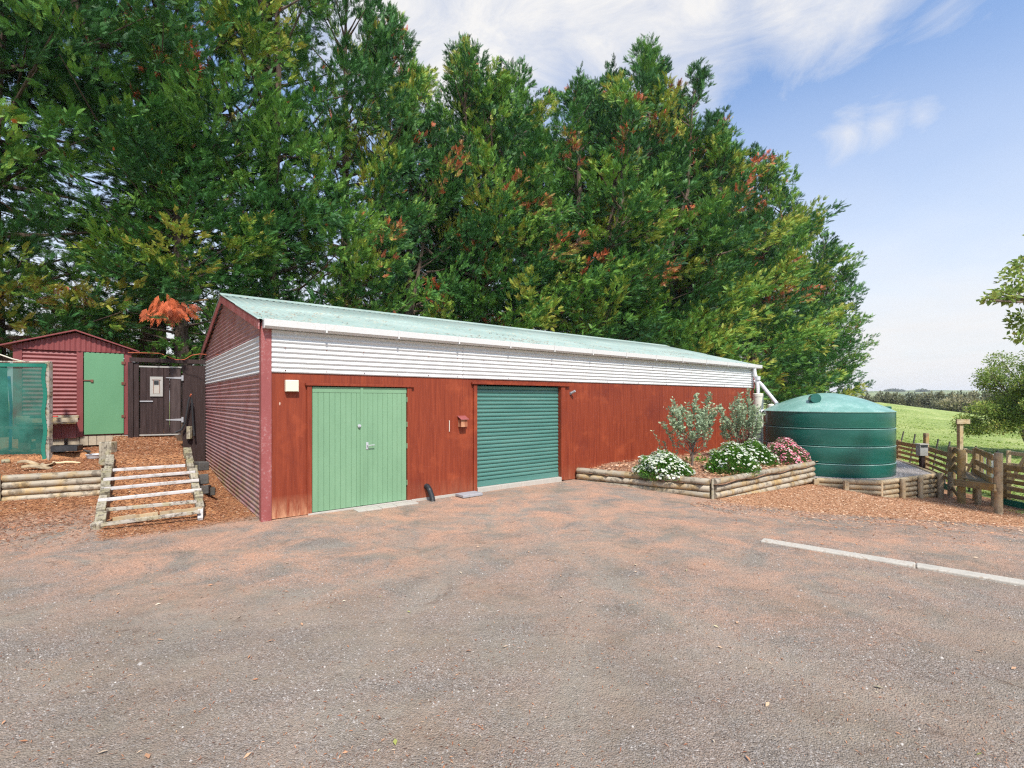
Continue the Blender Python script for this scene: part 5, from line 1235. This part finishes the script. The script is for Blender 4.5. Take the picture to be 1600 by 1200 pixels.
bush('daisy_bush', bb(1143, 10.95), 1.08, .62, 9000, 620, 'white daisy bush in the middle of the bed at the front logs', bias=(.25, .25), seed=42, side=.02)
bush('daisy_bush', bb(1177, 12.3), 1.02, .60, 8000, 330, 'bright green bush with few white daisies behind the middle daisy bush', bias=(0, 0), seed=43)
bush('pink_bush', bb(1227, 12.75), .98, .60, 6500, 1100, 'pink flowered bush at the right end of the bed against the tank', 'pink_bush_leaf', 'petal_pink', bias=(.3, .1), seed=44, fs=.021, side=.4)
r_ = np.random.default_rng(51); q0 = at(1108, 0, 12.3); q0.z = .24
o = thing('low_plant', q0, 'low straggly plant on the bark between the silver shrub and the wall', 'plant')
pos = np.array(q0)+r_.normal(0, 1, (260, 3))*[.28, .15, .05]+[0, 0, .06]; V, Fq, tt = place(LEAF, pos, r_.normal(0, 1, (260, 3))+[0, 0, .6], r_.normal(0, 1, (260, 3)), r_.uniform(.05, .09, 260), r_.uniform(.3, 1, 260))
V -= np.array(q0); npmesh('foliage', V, Fq, 'bush_leaf', o, tint=tt)

# paddock grass tufts ----------------------------------------------------------------
n = 17000; Y = 12+55*rng.uniform(0, 1, n)**1.25; q = rng.uniform(.72, 1.12, n); X = q*Y
k = X > np.interp(Y, fy+[60], fx+[24])+.15; X, Y = X[k], Y[k]; n = len(X)
Zg = hgt(X, Y); a = rng.uniform(0, 6.28, n); hh = rng.uniform(.025, .06, n)*(1-.6*sm(25, 60, Y))*(.6+.8*(np.sin(X*.8)*np.cos(Y*.6) > .2)); wv = .012+.0012*Y
lx = rng.normal(0, .05, n); ly = rng.normal(0, .05, n)
B = np.stack([X, Y, Zg], 1); wd_ = np.stack([np.cos(a)*wv, np.sin(a)*wv, 0*a], 1); T = B+np.stack([lx, ly, hh], 1)
V = np.stack([B-wd_, B+wd_, T+wd_*.2, T-wd_*.2], 1).reshape(-1, 3)
o = npmesh('grass_tufts', V, np.arange(4*n).reshape(-1, 4), 'grass_blade', tint=rng.beta(2.5, 2, n)); tag(o, 'short pasture grass of the paddock beyond the fence', 'grass', kind='stuff')
# weeds by the gable wall
# far hedgerow -----------------------------------------------------------------------
def shrubmesh(seed, Ht, Rr, n, col0):
    r_ = np.random.default_rng(seed); P_ = []
    for k in range(9):
        z = Ht*r_.uniform(.15, .8); w_ = Rr*(1-.6*z/Ht); c = (r_.normal(0, w_*.5), r_.normal(0, w_*.5), z); P_.append(leafcloud(c, (Rr*.5, Rr*.5, Ht*.22), n//9, .42, r_, (col0, min(1, col0+.55))))
    P, Dd, Tn, Sc = [np.concatenate(x) for x in zip(*P_)]
    V, Fq, tt = place(LEAF, P, Dd+[0, 0, .7], r_.normal(0, 1, P.shape), Sc, Tn); V[:, 2] = np.maximum(V[:, 2], -.3)
    mt = MB().tube([(0, 0, -1), (0, 0, Ht*.4), (.1, 0, Ht*.85)], [.16, .12, .03], 5)
    ob = mt.build('trunk', 'bark_grey'); me = ob.data; bpy.data.objects.remove(ob)
    return npmesh('crown', V, Fq, 'hedge_leaf', tint=tt, mesh_only=True), me
hm_ = [shrubmesh(s_, 5.2, 1.3, 900, c0) for s_, c0 in ((1, .0), (2, .2), (3, .45))]; hb_ = [shrubmesh(s_, 3.0, 2.3, 900, c0) for s_, c0 in ((5, .15), (6, .4))]
def hedge(px, Y, sc, ms, name, label, group):
    q = at(px, 0, Y); o = thing(name, (q.x, q.y, H(q.x, q.y)-.2), label, 'tree' if name != 'paddock_bush' else 'bush', group); o.rotation_euler.z = random.uniform(0, 6); o.scale = (sc*random.uniform(.85, 1.15),)*2+(sc,)
    for nm, me in zip(('crown', 'trunk'), ms):
        c = bpy.data.objects.new(nm, me); COL.objects.link(c); c.parent = o
px = 1338
while px < 1600:
    Yk = 112-(px-1338)*.10+random.uniform(-3, 3); q = at(px, 0, Yk); zb = H(q.x, q.y)
    top = CAMZ+(HOR-(611+random.uniform(-3, 4)-(max(0, px-1440)*.03)))*Yk/F
    hedge(px, Yk, max(.35, (top-zb)/5.4), hm_[random.randrange(3)], 'hedgerow_tree', 'slender olive brown tree in the distant hedgerow across the paddock', 'trees of the far hedgerow'); px += random.uniform(4.5, 8)
for px, Yk, s_ in ((1437, 100, .75), (1452, 98, .8), (1462, 96, 1.2), (1475, 94, 1.3), (1487, 92, 1.5), (1500, 90, 1.5), (1513, 88, 1.5), (1527, 86, 1.4), (1545, 85, 1.4)):
    hedge(px, Yk, s_*.8, hb_[random.randrange(2)], 'paddock_bush', 'rounded olive bush at the foot of the far hedgerow', 'bushes in front of the far hedgerow')
# hills on the horizon
def hill(Y0, x0, x1, yfun, name):
    n = 60; m = MB(); rows = 6
    for i in range(n+1):
        X = x0+(x1-x0)*i/n; px = 800+F*X/Y0; zt_ = CAMZ+(HOR-yfun(px))*Y0/F
        for j in range(rows+1):
            f = j/rows; m.v.append(Vector((X, Y0-260*(1-f), -8+(zt_+8)*math.sin(f*math.pi/2))))
        m.v.append(Vector((X, Y0+300, -8)))
    for i in range(n):
        for j in range(rows+1): q = i*(rows+2)+j; m.f.append([q, q+rows+2, q+rows+3, q+1])
    o = m.build(name, 'hill_ground', smooth=True); tag(o, kind='structure')
hill(1000, 300, 2400, lambda px: 613.5-2.5*math.sin((px-1330)/60)-1.2*math.sin(px/23), 'hills')
hill(1400, 300, 3200, lambda px: 611.5-2.0*math.sin((px-1380)/75+.5), 'far_hills')
r_ = np.random.default_rng(77); P_ = []
for a, b in ((1383, 1412), (1432, 1450), (1338, 1352)):
    n = 500; px = r_.uniform(a, b, n); Yk = r_.uniform(960, 990, n); zt_ = CAMZ+(HOR-(612-2.4*np.sin((px-a)/(b-a)*np.pi)*r_.uniform(.0, 1, n)**1.5))*Yk/F; P_.append(np.stack([(px-800)/F*Yk, Yk, zt_], 1))
P_ = np.concatenate(P_); V, Fq, tt = place(LEAF, P_, r_.normal(0, 1, P_.shape), r_.normal(0, 1, P_.shape), np.full(len(P_), 5.), r_.uniform(0, .3, len(P_)))
tag(npmesh('distant_woods', V, Fq, 'hedge_leaf', tint=tt), 'dark clumps of woodland on the far hill skyline', 'woods', kind='stuff')

# needles shed on the iron roof and caught along the gutter
n = 2600; u = rng.uniform(-.05, L+.1, n); v = np.abs(rng.normal(0, 1.0, n))*1.6; w_ = .5+.5*np.sin(u*1.7+np.sin(v*2+u*.6)*2)
k = (v < 3.5) & (rng.uniform(0, 1, n) < .1+.9*sm(.5, .9, w_)); u, v = u[k], v[k]; n = len(u)
C = np.array([tuple(P(a, b, EZ+sl_*b+.052)) for a, b in zip(u, v)]); a = rng.uniform(0, 6.28, n); ln = rng.uniform(.02, .06, n)
Dv = np.array(D)[None]*np.cos(a)[:, None]+(np.array(G)+np.array([0, 0, sl_]))[None]*np.sin(a)[:, None]; Nv = np.array(D)[None]*-np.sin(a)[:, None]+(np.array(G)+np.array([0, 0, sl_]))[None]*np.cos(a)[:, None]
V = np.stack([C-Dv*ln[:, None], C+Nv*.008, C+Dv*ln[:, None], C-Nv*.008], 1).reshape(-1, 3)
o = npmesh('roof_needles', V, np.arange(4*n).reshape(-1, 4), 'needle', tint=rng.uniform(.2, .9, n)); tag(o, 'brown needles fallen in drifts on the pale green shed roof', 'needles', kind='stuff')

# air: a thin even haze over the whole place
hz = MB().box((380, 860, -14), (1400, 1100, 60), (Vector((1, 0, 0)), Vector((0, 1, 0)), Z3))
nh = bpy.data.materials.new('haze_air'); nh.use_nodes = True; th = nh.node_tree; th.nodes.remove(th.nodes['Principled BSDF'])
pv = th.nodes.new('ShaderNodeVolumePrincipled'); pv.inputs['Density'].default_value = .00022; pv.inputs['Color'].default_value = (.82, .90, 1, 1); pv.inputs['Anisotropy'].default_value = .1
th.links.new(pv.outputs[0], th.nodes['Material Output'].inputs['Volume']); MAT['haze_air'] = nh
o = hz.build('haze', 'haze_air'); tag(o, 'faint pale haze over the distant hills', 'haze', kind='stuff')

S.cycles.use_denoising = False; S.cycles.filter_width = 1.25; S.cycles.use_adaptive_sampling = True; S.cycles.adaptive_threshold = .004; S.cycles.max_bounces = 5; S.cycles.diffuse_bounces = 3
